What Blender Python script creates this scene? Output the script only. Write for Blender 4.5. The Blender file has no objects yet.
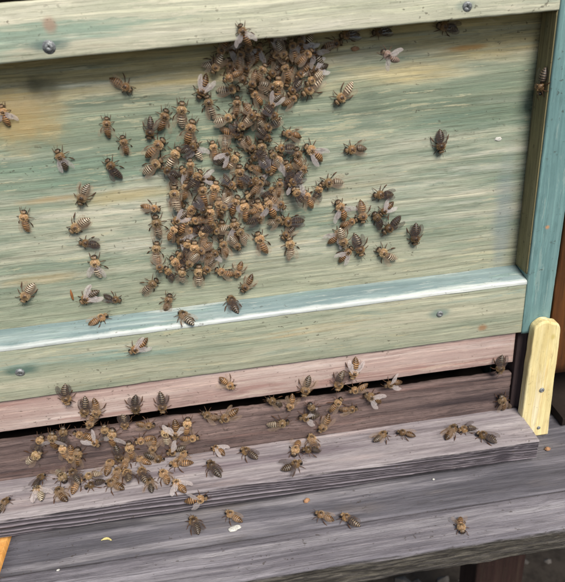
import bpy, bmesh, math, random
from mathutils import Vector, Matrix, noise
random.seed(11)
S = bpy.context.scene
COL = S.collection

# ------------------------------------------------------------------ camera
cam_d = bpy.data.cameras.new('camera')
cam = bpy.data.objects.new('camera', cam_d); COL.objects.link(cam)
rt, up, fw = Vector((.98960697, -.12143641, -.07701458)), Vector((.12460344, .45682307, .88078753)), Vector((.07177764, .88122976, -.46720669))
cam.matrix_world = Matrix(((rt.x, up.x, -fw.x, -.1894139), (rt.y, up.y, -fw.y, -.34737137), (rt.z, up.z, -fw.z, .32940366), (0, 0, 0, 1)))
cam_d.sensor_fit = 'HORIZONTAL'; cam_d.sensor_width = 36.0
cam_d.lens = 630.09 / 565 * 36
cam_d.clip_start = .01; cam_d.clip_end = 500
cam_d.dof.use_dof = True; cam_d.dof.focus_distance = .405; cam_d.dof.aperture_fstop = 16
S.camera = cam

# ------------------------------------------------------------------ sky, sun, exposure
sun_dir = Vector((.22, -.78, .94)).normalized()
W = bpy.data.worlds.new('World'); S.world = W; W.use_nodes = True
wn = W.node_tree; wn.nodes.clear()
sky = wn.nodes.new('ShaderNodeTexSky'); sky.sky_type = 'NISHITA'; sky.sun_disc = False
sky.sun_elevation = math.asin(sun_dir.z); sky.sun_rotation = math.atan2(sun_dir.x, sun_dir.y)
bg = wn.nodes.new('ShaderNodeBackground'); bg.inputs[1].default_value = .062
wo = wn.nodes.new('ShaderNodeOutputWorld')
wn.links.new(sky.outputs[0], bg.inputs[0]); wn.links.new(bg.outputs[0], wo.inputs[0])
sun_l = bpy.data.lights.new('sun', 'SUN'); sun_l.energy = 2.7; sun_l.angle = math.radians(25); sun_l.color = (1, .955, .90)
sun = bpy.data.objects.new('sun', sun_l); COL.objects.link(sun)
sun.location = sun_dir * 5; sun.rotation_euler = sun_dir.to_track_quat('Z', 'Y').to_euler()
S.view_settings.view_transform = 'Standard'; S.view_settings.look = 'None'; S.view_settings.gamma = 1
S.view_settings.exposure = 0.84

# ------------------------------------------------------------------ material helpers
def lin(r, g, b):
    f = lambda c: c / 12.92 if c <= .04045 else ((c + .055) / 1.055) ** 2.4
    return (f(r / 255), f(g / 255), f(b / 255), 1)

class NT:
    def __init__(s, name):
        s.m = bpy.data.materials.new(name); s.m.use_nodes = True; s.t = s.m.node_tree
        s.b = s.t.nodes['Principled BSDF']; s.co = s.t.nodes.new('ShaderNodeTexCoord').outputs['Object']
    def put(s, node, i, v):
        if hasattr(v, 'links') or hasattr(v, 'is_linked'): s.t.links.new(v, node.inputs[i])
        else: node.inputs[i].default_value = v
    def math(s, op, a, b=0., c=0., clamp=False):
        n = s.t.nodes.new('ShaderNodeMath'); n.operation = op; n.use_clamp = clamp
        s.put(n, 0, a); s.put(n, 1, b); s.put(n, 2, c); return n.outputs[0]
    def map(s, scale, loc=(0, 0, 0), co=None, rot=(0, 0, 0)):
        n = s.t.nodes.new('ShaderNodeMapping'); s.t.links.new(co or s.co, n.inputs[0])
        n.inputs['Scale'].default_value = scale; n.inputs['Location'].default_value = loc; n.inputs['Rotation'].default_value = rot
        return n.outputs[0]
    def noise(s, co, scale=1., detail=4., rough=.55, dist=0.):
        n = s.t.nodes.new('ShaderNodeTexNoise'); s.t.links.new(co, n.inputs['Vector'])
        n.inputs['Scale'].default_value = scale; n.inputs['Detail'].default_value = detail
        n.inputs['Roughness'].default_value = rough; n.inputs['Distortion'].default_value = dist
        return n.outputs['Fac']
    def ramp(s, fac, stops, interp='LINEAR'):
        n = s.t.nodes.new('ShaderNodeValToRGB'); n.color_ramp.interpolation = interp
        e = n.color_ramp.elements
        while len(e) < len(stops): e.new(.5)
        for el, (p, c) in zip(e, stops): el.position = p; el.color = c if len(c) == 4 else (*c, 1)
        s.t.links.new(fac, n.inputs[0]); return n.outputs[0]
    def step(s, fac, lo, hi, a=0., b=1.):
        n = s.t.nodes.new('ShaderNodeMapRange'); n.interpolation_type = 'SMOOTHSTEP'
        s.put(n, 0, fac); n.inputs[1].default_value = lo; n.inputs[2].default_value = hi
        n.inputs[3].default_value = a; n.inputs[4].default_value = b; return n.outputs[0]
    def mix(s, fac, a, b, mode='MIX'):
        n = s.t.nodes.new('ShaderNodeMix'); n.data_type = 'RGBA'; n.blend_type = mode
        s.put(n, 0, fac); s.put(n, 6, a); s.put(n, 7, b); return n.outputs[2]
    def sep(s, co=None):
        n = s.t.nodes.new('ShaderNodeSeparateXYZ'); s.t.links.new(co or s.co, n.inputs[0]); return n.outputs
    def bump(s, h, strength, dist):
        n = s.t.nodes.new('ShaderNodeBump'); n.inputs['Strength'].default_value = strength; n.inputs['Distance'].default_value = dist
        s.t.links.new(h, n.inputs['Height']); s.t.links.new(n.outputs[0], s.b.inputs['Normal'])
    def out(s, color, rough=.7, spec=.3):
        s.put(s.b, 'Base Color', color); s.put(s.b, 'Roughness', rough); s.b.inputs['Specular IOR Level'].default_value = spec
        return s.m

def spot_mask(n, x, z, rx, rz):
    o = n.sep()
    a = n.math('DIVIDE', n.math('SUBTRACT', o[0], x), rx); b = n.math('DIVIDE', n.math('SUBTRACT', o[2], z), rz)
    d = n.math('SQRT', n.math('ADD', n.math('MULTIPLY', a, a), n.math('MULTIPLY', b, b)))
    w = n.noise(n.map((90, 90, 160)), 1, 4)
    return n.math('ADD', d, n.math('MULTIPLY', n.math('SUBTRACT', w, .5), .9))

def wood(name, stops, fine=.35, fine_col=(60, 52, 40), layers=(), knots_spots=(), axis='X', bump=.6, rough=.7, spec=.25, seed=0., speck=.3, speck_col=(62, 52, 40), extra=None, gs=1., rel=.0006, hi=.55, chips=None):
    """weathered sawn timber: long streaks along the grain, worn paint patches, fine fibres, specks"""
    n = NT(name)
    def g(a, c):                                   # scale a along the grain, c across it
        a *= gs; c *= gs
        return {'X': (a, c, c), 'Z': (c, c, a), 'Y': (c, a, c)}[axis]
    off = (seed, seed * 1.7, seed * .6)
    # bend the grain a little
    vm = n.t.nodes.new('ShaderNodeVectorMath'); vm.operation = 'MULTIPLY_ADD'
    wn_ = n.t.nodes.new('ShaderNodeTexNoise'); wn_.inputs['Scale'].default_value = 1; wn_.inputs['Detail'].default_value = 2
    n.t.links.new(n.map(g(9, 26), off), wn_.inputs['Vector'])
    n.t.links.new(wn_.outputs['Color'], vm.inputs[0]); vm.inputs[1].default_value = {'X': (0, .006, .006), 'Z': (.006, .006, 0), 'Y': (.006, 0, .006)}[axis]
    n.t.links.new(n.co, vm.inputs[2]); co = vm.outputs[0]
    s1 = n.noise(n.map(g(7, 110), off, co), 1, 5, .6)
    s2 = n.noise(n.map(g(9, 560), off, co), 1, 6, .72)
    s3 = n.noise(n.map(g(22, 1500), off, co), 1, 5, .72)
    mt = n.noise(n.map(g(70, 330), off, co), 1, 6, .75)
    c = n.ramp(s1, [(p, lin(*q)) for p, q in stops])
    for (col, a, x, lo, hi, amt) in layers:
        m = n.noise(n.map(g(a, x), (seed + a * .37, seed + x * .11, 3.1 + a), co), 1, 5, .62)
        c = n.mix(n.math('MULTIPLY', n.step(m, lo, hi), amt), c, lin(*col))
    if extra: c = extra(n, c, co)
    c = n.mix(n.math('MULTIPLY', n.step(s2, .52, .64), fine), c, lin(*fine_col))
    c = n.mix(n.math('MULTIPLY', n.step(s3, .52, .66), fine * .8), c, lin(*fine_col))
    light = n.step(s2, .46, .36)
    c = n.mix(n.math('MULTIPLY', light, hi), c, n.mix(1., c, (1.45, 1.43, 1.38, 1), 'MULTIPLY'))
    c = n.mix(n.math('MULTIPLY', n.step(mt, .54, .66), .42), c, n.mix(1., c, (.66, .66, .63, 1), 'MULTIPLY'))
    c = n.mix(n.math('MULTIPLY', n.step(mt, .46, .36), .40), c, n.mix(1., c, (1.25, 1.23, 1.2, 1), 'MULTIPLY'))
    s4 = n.noise(n.map(g(4, 330), off, co), 1, 3, .5)                   # a few long fibres and drying checks
    c = n.mix(n.math('MULTIPLY', n.step(n.math('ABSOLUTE', n.math('SUBTRACT', s4, .5)), .012, .003), fine * .9), c, lin(*fine_col))
    if chips:                                                            # paint flaked off to bare timber, crisp edged
        cm = n.noise(n.map(g(34, 360), (seed + 5, seed, 8), co), 1, 6, .72)
        cz = n.noise(n.map(g(9, 30), (seed, 7, seed), co), 1, 3)
        c = n.mix(n.math('MULTIPLY', n.step(n.math('ADD', cm, n.math('MULTIPLY', cz, .30)), .745, .775), chips[1] * .6), c, lin(*chips[0]))
        c = n.mix(n.math('MULTIPLY', n.step(n.math('ADD', cm, n.math('MULTIPLY', cz, .30)), .525, .495), chips[1] * .7), c, n.mix(1., c, (.62, .66, .62, 1), 'MULTIPLY'))
    for (kx, kz, rx, rz, col, amt) in knots_spots:
        d = spot_mask(n, kx, kz, rx, rz)
        c = n.mix(n.math('MULTIPLY', n.step(d, 1.15, .25), amt), c, lin(*col))
    sp = n.noise(n.map((330, 420, 420), off), 1, 2, .6)
    pm = n.step(n.noise(n.map((24, 40, 40), off), 1, 3), .42, .62)
    c = n.mix(n.math('MULTIPLY', n.math('MULTIPLY', n.step(sp, .64, .70), pm), speck * 2), c, lin(*speck_col))
    h = n.math('ADD', n.math('ADD', n.math('MULTIPLY', mt, .35), n.math('MULTIPLY', s2, .6)), n.math('ADD', n.math('MULTIPLY', s3, .35), n.math('MULTIPLY', sp, .12)))
    n.bump(h, bump, rel)
    r = n.math('ADD', rough - .12, n.math('MULTIPLY', s2, .24))
    return n.out(c, r, spec)

def plain(name, col, rough=.6, metal=0., var=.25, scale=300, spec=.3, bump=0.):
    n = NT(name); k = n.noise(n.map((scale,) * 3), 1, 5, .65)
    c = n.mix(n.math('MULTIPLY', n.step(k, .35, .7), var), lin(*col), lin(*[v * .35 for v in col]))
    n.b.inputs['Metallic'].default_value = metal
    if bump: n.bump(k, bump, .0005)
    return n.out(c, rough, spec)

# ------------------------------------------------------------------ mesh helpers
def tag(o, label=None, cat=None, group=None, kind=None):
    if label: o['label'] = label
    if cat: o['category'] = cat
    if group: o['group'] = group
    if kind: o['kind'] = kind
    return o

def link_mesh(name, verts, faces, mat, parent=None, smooth=True, loc=None):
    me = bpy.data.meshes.new(name); me.from_pydata([tuple(v) for v in verts], [], faces)
    for m in (mat if isinstance(mat, (list, tuple)) else [mat]): me.materials.append(m)
    me.update()
    bm = bmesh.new(); bm.from_mesh(me); bmesh.ops.recalc_face_normals(bm, faces=bm.faces); bm.to_mesh(me); bm.free()
    if smooth: me.polygons.foreach_set('use_smooth', [True] * len(me.polygons))
    o = bpy.data.objects.new(name, me); COL.objects.link(o)
    if parent: o.parent = parent
    if loc: o.location = loc
    return o

def empty(name, loc=(0, 0, 0)):
    o = bpy.data.objects.new(name, None); COL.objects.link(o); o.location = loc; o.empty_display_size = .02
    return o

def round_poly(pts, r, seg=3):
    """round the corners of a closed polygon; r a number or one per corner"""
    out = []; k = len(pts)
    for i, p in enumerate(pts):
        rr = r[i] if isinstance(r, (list, tuple)) else r
        p = Vector(p); a = Vector(pts[i - 1]); b = Vector(pts[(i + 1) % k])
        if rr <= 0: out.append(p); continue
        u = (a - p).normalized(); v = (b - p).normalized()
        d = min(rr, (a - p).length * .45, (b - p).length * .45)
        for s in range(seg + 1):
            t = s / seg; q0 = p + u * d; q1 = p + v * d
            out.append((1 - t) ** 2 * q0 + 2 * t * (1 - t) * p + t * t * q1)
    return out

def refine(prof, step):
    out = []
    for i, p in enumerate(prof):
        q = prof[(i + 1) % len(prof)]; k = max(1, int((q - p).length / step))
        out += [p.lerp(q, j / k) for j in range(k)]
    return out

def board(name, prof, x0, x1, mat, parent=None, axis='X', n=60, wob=.00025, r=.0010, disp=None, base=(0, 0, 0), step=None, seed=0):
    """a timber: the rounded profile swept along an axis, edges slightly uneven.  prof in (y,z) for X, (x,z) for Y, (x,y) for Z"""
    P = round_poly(prof, r)
    if step: P = refine(P, step)
    V, F = [], []; k = len(P)
    for i in range(n + 1):
        t = x0 + (x1 - x0) * i / n
        for p in P:
            e = noise.noise_vector(Vector((t * 40 + seed, p.x * 90, p.y * 90))) * wob + noise.noise_vector(Vector((t * 220 + seed, p.x * 300, p.y * 300))) * wob * .5
            u, v = p.x + e.x, p.y + e.y
            if disp: u, v = disp(t, u, v)
            V.append({'X': (t, u, v), 'Y': (u, t, v), 'Z': (u, v, t)}[axis])
    for i in range(n):
        for j in range(k):
            a = i * k + j; b = i * k + (j + 1) % k
            F.append((a, b, b + k, a + k))
    F.append(tuple(range(k))[::-1]); F.append(tuple(n * k + j for j in range(k)))
    V = [Vector(v) - Vector(base) for v in V]
    o = link_mesh(name, V, F, mat, parent)
    for poly in o.data.polygons[-2:]: poly.use_smooth = False
    return o

# ------------------------------------------------------------------ timbers' materials
def panel_extra(n, c, co):
    o = n.sep(co); z = n.math('ADD', o[2], n.math('MULTIPLY', o[0], .02))
    w = n.math('MULTIPLY', n.math('SUBTRACT', n.noise(n.map((9, 30, 60), (4, 4, 4)), 1, 4), .5), .05)
    zz = n.math('ADD', z, w)
    ochre = n.step(zz, .262, .280)                      # raw weathered timber near the top
    br = n.noise(n.map((10, 60, 200), (1, 9, 2), co), 1, 5, .6)
    c = n.mix(n.math('MULTIPLY', ochre, n.step(br, .2, .55)), c, n.ramp(br, [(.3, lin(166, 148, 104)), (.55, lin(180, 164, 118)), (.75, lin(196, 184, 146))]))
    band = n.math('MULTIPLY', n.step(zz, .225, .250), n.step(zz, .272, .262))   # darker green stain band
    c = n.mix(n.math('MULTIPLY', band, .75), c, n.ramp(br, [(.3, lin(88, 106, 88)), (.55, lin(114, 128, 106)), (.75, lin(160, 162, 134))]))
    low = n.step(zz, .175, .135)
    c = n.mix(n.math('MULTIPLY', low, .6), c, n.ramp(br, [(.3, lin(140, 143, 118)), (.7, lin(180, 176, 150))]))
    return c

M = {}
M['panel'] = wood('green_stained_timber', chips=((206, 194, 158), .65), stops=[(.22, (116, 134, 114)), (.42, (148, 156, 134)), (.55, (178, 177, 154)), (.75, (204, 197, 174))],
    layers=[((104, 130, 112), 4, 26, .48, .66, .62), ((184, 164, 124), 5, 50, .58, .74, .5), ((210, 205, 188), 9, 160, .54, .72, .45), ((126, 140, 124), 30, 240, .52, .62, .5)],
    knots_spots=[(-.298, .262, .034, .020, (176, 144, 88), .6), (-.250, .2125, .036, .005, (176, 156, 104), .55), (-.2790, .2772, .0135, .0085, (96, 92, 70), .7), (-.2778, .2742, .003, .0016, (150, 140, 116), .7), (-.2830, .2790, .006, .005, (76, 74, 56), .45), (-.045, .276, .014, .002, (150, 105, 45), .7), (-.0125, .170, .008, .05, (116, 130, 136), .5), (-.292, .215, .02, .0025, (178, 146, 96), .5), (-.31, .165, .03, .004, (182, 158, 108), .4)],
    fine=.42, fine_col=(88, 90, 70), bump=.9, extra=panel_extra, seed=.3)
M['top_rail'] = wood('worn_cream_timber', chips=((226, 216, 190), .6), stops=[(.25, (154, 158, 134)), (.45, (184, 183, 158)), (.6, (200, 196, 172)), (.78, (220, 213, 194))],
    layers=[((128, 154, 136), 5, 60, .54, .64, .75), ((204, 190, 166), 6, 80, .55, .7, .5)],
    knots_spots=[(-.2675, .2992, .013, .0035, (84, 110, 104), .8), (-.2645, .3085, .004, .005, (164, 128, 108), .65), (-.052, .2995, .008, .003, (110, 128, 120), .6)],
    fine=.34, fine_col=(104, 104, 84), bump=.6, seed=2.2)
M['bottom_rail'] = wood('olive_stained_timber', chips=((202, 188, 148), .6), stops=[(.25, (126, 134, 114)), (.42, (148, 152, 130)), (.6, (170, 168, 144)), (.78, (194, 186, 162))],
    layers=[((116, 148, 140), 5, 60, .55, .70, .75), ((190, 164, 120), 5, 80, .57, .72, .6)],
    knots_spots=[(-.3315, .1120, .016, .0045, (72, 98, 88), .85), (-.0590, .1135, .009, .0045, (104, 126, 116), .75), (-.028, .098, .004, .003, (150, 104, 66), .7)],
    fine=.36, fine_col=(84, 86, 64), bump=.6, seed=4.1)
def ledge_highlight(n, c, co):
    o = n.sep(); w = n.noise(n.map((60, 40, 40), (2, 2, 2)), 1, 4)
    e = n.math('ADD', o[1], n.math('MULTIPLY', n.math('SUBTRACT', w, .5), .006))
    return n.mix(n.math('MULTIPLY', n.step(e, .0034, .0006), .62), c, lin(218, 218, 210))  # bright highlight on the front edge, painted into the colour as white
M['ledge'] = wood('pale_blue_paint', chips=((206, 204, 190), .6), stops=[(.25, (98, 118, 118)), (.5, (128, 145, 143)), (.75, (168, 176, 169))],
    layers=[((120, 140, 132), 14, 120, .52, .62, .7), ((206, 208, 198), 9, 90, .55, .68, .6), ((128, 138, 130), 12, 90, .62, .72, .5)], fine=.2, fine_col=(96, 112, 114), bump=.35, rough=.5, spec=.4, seed=5.5, extra=ledge_highlight)
M['post'] = wood('teal_paint', chips=((166, 180, 168), .5), stops=[(.25, (90, 120, 117)), (.5, (106, 137, 134)), (.75, (128, 155, 150))], axis='Z',
    layers=[((96, 132, 128), 20, 160, .6, .7, .45), ((162, 190, 184), 12, 90, .6, .75, .4)], fine=.25, fine_col=(70, 98, 98), bump=.7, rough=.55, spec=.4, seed=6.2,
    knots_spots=[(.0088, .1668, .0018, .0016, (190, 140, 96), .9)])
M['post_side'] = wood('bare_brown_timber', [(.25, (106, 98, 70)), (.5, (134, 124, 90)), (.75, (158, 148, 114))], axis='Z', layers=[((88, 100, 84), 8, 60, .5, .7, .5)], fine=.4, seed=7.7)
M['strip'] = wood('pink_paint', chips=((208, 192, 172), .6), stops=[(.25, (152, 124, 116)), (.45, (174, 150, 140)), (.62, (188, 168, 157)), (.8, (206, 191, 178))],
    hi=.35,
    layers=[((150, 112, 102), 6, 90, .52, .68, .7), ((206, 192, 184), 6, 110, .55, .7, .5)], fine=.34, fine_col=(124, 94, 86), bump=.6, seed=8.4)
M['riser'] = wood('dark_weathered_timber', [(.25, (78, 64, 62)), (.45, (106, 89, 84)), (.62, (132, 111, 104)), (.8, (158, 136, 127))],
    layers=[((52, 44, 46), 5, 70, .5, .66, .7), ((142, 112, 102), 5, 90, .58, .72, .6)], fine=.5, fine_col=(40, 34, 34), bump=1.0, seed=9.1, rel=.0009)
M['riser_dark'] = wood('dark_end_timber', [(.25, (58, 48, 48)), (.5, (78, 64, 62)), (.8, (104, 88, 84))], axis='Z', fine=.5, fine_col=(36, 30, 30), seed=9.7)
def landing_extra(n, c, co):
    o = n.sep(); w = n.noise(n.map((50, 50, 50), (2, 2, 2)), 1, 5)
    zz = n.math('ADD', o[2], n.math('MULTIPLY', n.math('SUBTRACT', w, .5), .006))
    side = n.step(zz, .0205, .0185)
    a = n.t.nodes.new('ShaderNodeAttribute'); a.attribute_name = 'ring'
    ringc = n.ramp(a.outputs['Fac'], [(.0, lin(146, 137, 141)), (.15, lin(106, 98, 103)), (.4, lin(52, 47, 51)), (1., lin(30, 27, 30))])
    return n.mix(n.math('MULTIPLY', side, .95), c, ringc)
M['landing'] = wood('grey_mauve_timber', [(.25, (112, 104, 105)), (.45, (143, 134, 134)), (.62, (166, 157, 155)), (.8, (194, 186, 181))],
    layers=[((112, 100, 104), 6, 70, .54, .70, .7), ((186, 164, 156), 7, 60, .56, .72, .5)], fine=.38, fine_col=(86, 76, 78), bump=.8, seed=10.3, extra=landing_extra,
    knots_spots=[(-.0200, .010, .008, .008, (58, 52, 56), .85)], rel=.0008)  # dark round spot near the right end of the front face
M['bench'] = wood('grey_weathered_timber', [(.25, (70, 68, 71)), (.45, (92, 89, 93)), (.62, (113, 109, 113)), (.8, (144, 139, 141))],
    layers=[((70, 67, 68), 5, 50, .52, .70, .7), ((162, 156, 156), 5, 70, .56, .72, .55), ((104, 96, 92), 12, 40, .56, .7, .5)], fine=.42, fine_col=(56, 52, 56), bump=.9, seed=12.8, rel=.0008)
def moss_extra(n, c, co):
    o = n.sep(); w = n.noise(n.map((34, 620, 620), (2, 2, 2)), 1, 7, .78)
    zz = n.math('ADD', o[2], n.math('MULTIPLY', n.math('SUBTRACT', w, .5), .010))
    side = n.step(zz, -.0005, -.0035)
    return n.mix(side, c, n.ramp(w, [(.3, lin(30, 28, 25)), (.46, lin(58, 54, 48)), (.6, lin(100, 94, 84)), (.7, lin(54, 51, 40)), (.85, lin(80, 80, 56))]))
M['bench_front'] = wood('mossy_grey_timber', [(.25, (84, 81, 84)), (.45, (116, 111, 115)), (.62, (144, 139, 141)), (.8, (174, 169, 169))],
    layers=[((76, 74, 78), 5, 50, .55, .72, .6), ((168, 162, 166), 5, 70, .52, .70, .6)], fine=.42, fine_col=(58, 54, 58), bump=1.0, seed=14.6, extra=moss_extra, rel=.0010)
M['lath'] = wood('fresh_yellow_timber', [(.25, (206, 184, 122)), (.5, (222, 204, 148)), (.75, (234, 222, 176))], axis='Z', layers=[((196, 160, 104), 10, 80, .54, .70, .6), ((170, 150, 104), 60, 160, .58, .68, .5), ((236, 228, 196), 8, 140, .52, .64, .6)],
    fine=.3, fine_col=(176, 146, 84), bump=.3, seed=16.2, speck=.1, knots_spots=[(.019, .088, .002, .003, (190, 170, 96), .7)])
M['orange_lath'] = wood('orange_timber', [(.25, (196, 130, 62)), (.5, (216, 156, 84)), (.75, (228, 176, 108))], axis='Z', fine=.2, fine_col=(140, 86, 36), seed=17.4, bump=.3)
M['brown'] = wood('brown_varnished_timber', [(.25, (54, 32, 14)), (.5, (84, 50, 22)), (.75, (118, 72, 34))], layers=[((60, 32, 20), 5, 60, .5, .7, .7)], fine=.4, fine_col=(40, 22, 10), seed=18.8, axis='Z', gs=.6)
M['red_brown'] = wood('red_brown_timber', [(.25, (36, 24, 21)), (.5, (50, 34, 30)), (.75, (66, 48, 42))], fine=.3, hi=.1, seed=19.9, axis='Z')
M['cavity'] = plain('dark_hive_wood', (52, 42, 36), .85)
M['steel'] = plain('dull_steel', (158, 160, 158), .55, .5, .8, 1100)
M['dark_steel'] = plain('dark_steel', (60, 62, 66), .5, .9, .4, 900)
M['soil'] = plain('dark_soil', (62, 56, 50), .95, 0, .7, 40, .1, .6)
M['white_bit'] = plain('white_flake', (214, 210, 198), .8, 0, .5, 1500)
M['yellow_bit'] = plain('pale_yellow_husk', (214, 198, 130), .75, 0, .5, 1500)
M['orange_bit'] = plain('orange_crumb', (178, 134, 98), .8, 0, .6, 1200)
M['brown_bit'] = plain('brown_splinter', (150, 96, 54), .7, 0, .4)

# ------------------------------------------------------------------ ground
def ground():
    V, F = [], []; N = 60
    def gx(i): t = (i / N) * 2 - 1; return math.copysign(abs(t) ** 4 * 150 + abs(t) * 2, t)
    for j in range(N + 1):
        for i in range(N + 1):
            x, y = gx(i), gx(j)
            V.append((x, y, -.42 + noise.noise(Vector((x * 5, y * 5, 0))) * .012))
    for j in range(N):
        for i in range(N):
            a = j * (N + 1) + i; F.append((a, a + 1, a + N + 2, a + N + 1))
    return tag(link_mesh('ground', V, F, M['soil']), kind='structure')
ground()
def gravel():
    V, F = [], []
    for q in range(2600):
        x, y = random.uniform(-.9, .9), random.uniform(-.75, .9); r = random.uniform(.004, .013)
        b = len(V); z = -.418
        for k in range(6):
            a = k * math.pi / 3 + random.random() * .6; V.append((x + math.cos(a) * r, y + math.sin(a) * r, z + random.uniform(-.3, .3) * r))
        V += [(x, y, z + r * .7), (x, y, z - r * .7)]
        for k in range(6): F += [(b + k, b + (k + 1) % 6, b + 6), (b + (k + 1) % 6, b + k, b + 7)]
    tag(link_mesh('gravel', V, F, plain('grey_gravel', (96, 90, 84), .9, 0, .6, 60), smooth=False), kind='stuff')
gravel()

# ------------------------------------------------------------------ bench
bench = tag(empty('bench', (-.05, 0, -.42)), 'grey weathered plank bench carrying the hive, mossy along its front edge', 'bench')
B0 = (-.05, 0, -.42)
def bench_child(o): o.location = Vector(B0) * -1; return o
def edge_rough(t, u, v):
    if u < -.0875 and v < -.001:
        u += noise.noise(Vector((t * 45, v * 900, 2))) * .0011 + noise.noise(Vector((t * 160, v * 1600, 6))) * .0005 + noise.noise(Vector((t * 30, v * 200, 5))) * .0009
    return u, v
o = board('plank', [(-.0888, -.0195), (-.0593, -.0195), (-.0593, 0), (-.0888, 0)], -.3585, .42, M['bench_front'], bench, n=400, wob=.0004, r=.0016, disp=edge_rough, step=.0012, seed=3)
bench_child(o)['label'] = 'narrow front plank of the bench with a mossy rough front edge'
o = board('plank', [(-.0586, -.0195), (.10, -.0195), (.10, -.0002), (-.0586, -.0002)], -.360, .42, M['bench'], bench, n=90, wob=.0004, r=.0012, seed=9)
bench_child(o)['label'] = 'wide plank of the bench under the landing board'
o = board('plank', [(.1012, -.0195), (.42, -.0195), (.42, -.0006), (.1012, -.0006)], -.360, .42, M['bench'], bench, n=40, wob=.0004, r=.0012, seed=12); bench_child(o)
for x in (-.30, .035, .37):
    for y in (.07, .36):
        bench_child(board('leg', [(x - .025, y - .02), (x + .025, y - .02), (x + .025, y + .02), (x - .025, y + .02)], -.421, -.0197, M['red_brown'], bench, axis='Z', n=12, r=.003))
bench_child(board('crossbar', [(.352, -.20), (.368, -.20), (.368, -.16), (.352, -.16)], -.2745, .0195, M['red_brown'], bench, n=20, r=.002))

# upright lath at the bench's left end
ol = board('upright_lath', [(-.3745, -.075), (-.3622, -.075), (-.3622, -.02), (-.3745, -.02)], -.4225, .0002, M['orange_lath'], axis='Z', n=20, r=.001)
tag(ol, 'orange upright lath standing against the left end of the grey bench', 'lath')

# ------------------------------------------------------------------ hive
XL = -.46
hive = tag(empty('beehive', (0, 0, 0)), 'weathered wooden beehive with a green stained front and teal corner post', 'beehive')
panel = board('front_panel', [(.0176, .1300), (.0300, .1300), (.0300, .3190), (.0176, .3190)], XL, 0, M['panel'], hive, n=80, wob=.0002, r=.0005, seed=1)
top_rail = board('top_rail', [(0, .2928), (.0173, .2928), (.0173, .3200), (0, .3200)], XL, -.0002, M['top_rail'], hive, n=160, wob=.00035, r=.0013, seed=2)
rail = board('bottom_rail', [(.0004, .0899), (.0290, .0899), (.0290, .1296), (.0176, .1310), (.0004, .1272)], XL, -.0002, M['bottom_rail'], hive, n=160, wob=.0003, r=[.001, .0, .0, 0, .0004], seed=3)
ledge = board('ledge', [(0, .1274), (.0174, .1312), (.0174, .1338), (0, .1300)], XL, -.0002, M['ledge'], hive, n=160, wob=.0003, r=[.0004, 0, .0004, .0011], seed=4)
ledge['label'] = 'pale blue sloping ledge with a white highlight painted along its front edge'
post = board('corner_post', [(.0002, 0), (.0194, 0), (.0194, .0420), (.0002, .0420)],   .0890, .3400, M['post'], hive, axis='Z', n=120, wob=.0002, r=.0011, seed=5)
post['label'] = 'teal painted right corner post'
board('post_foot', [(.0010, .0060), (.0194, .0060), (.0194, .0420), (.0010, .0420)], .0006, .0886, M['riser_dark'], hive, axis='Z', n=20, wob=.0002, r=.0008, seed=51)
# bare inner side of the post
board('post_inner_side', [(-.0006, .0016), (.0002, .0016), (.0002, .0175), (-.0006, .0175)], .1342, .2926, M['post_side'], hive, axis='Z', n=60, wob=.0001, r=.0002, seed=6)
board('corner_post', [(XL - .0194, 0), (XL - .0002, 0), (XL - .0002, .0420), (XL - .0194, .0420)], .0006, .3400, M['post'], hive, axis='Z', n=40, wob=.0002, r=.0011, seed=7)
strip = board('entrance_strip', [(.0022, .0647), (.0140, .0647), (.0140, .0893), (.0022, .0893)], XL, -.0030, M['strip'], hive, n=160, wob=.0003, r=.0010, seed=8)
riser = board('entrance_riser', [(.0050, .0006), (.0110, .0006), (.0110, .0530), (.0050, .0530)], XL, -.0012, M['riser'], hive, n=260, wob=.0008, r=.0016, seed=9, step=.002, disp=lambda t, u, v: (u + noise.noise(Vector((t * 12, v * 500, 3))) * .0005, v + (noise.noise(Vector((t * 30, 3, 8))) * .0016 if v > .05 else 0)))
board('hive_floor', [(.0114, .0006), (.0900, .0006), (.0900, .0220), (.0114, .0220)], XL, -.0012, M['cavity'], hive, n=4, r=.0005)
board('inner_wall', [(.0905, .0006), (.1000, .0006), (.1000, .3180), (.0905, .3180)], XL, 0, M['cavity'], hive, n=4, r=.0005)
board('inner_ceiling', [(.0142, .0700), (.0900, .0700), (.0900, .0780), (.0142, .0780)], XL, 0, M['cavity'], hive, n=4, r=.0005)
board('side_wall', [(.0006, .0422), (.0190, .0422), (.0190, .40), (.0006, .40)], .0006, .34, M['post'], hive, axis='Z', n=10, r=.001)
board('side_wall', [(XL - .0190, .0422), (XL - .0006, .0422), (XL - .0006, .40), (XL - .0190, .40)], .0006, .34, M['post'], hive, axis='Z', n=10, r=.001)
board('back_wall', [(.4002, .0006), (.4180, .0006), (.4180, .34), (.4002, .34)], XL - .019, .019, M['panel'], hive, n=10, r=.001)
board('roof', [(.0080, .3236), (.4260, .3236), (.4260, .3900), (.0080, .3900)], XL - .028, -.0002, M['panel'], hive, n=20, r=.002)
board('box_lid', [(.0180, .3192), (.4000, .3192), (.4000, .3234), (.0180, .3234)], XL, 0, M['cavity'], hive, n=4, r=.0005)

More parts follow.
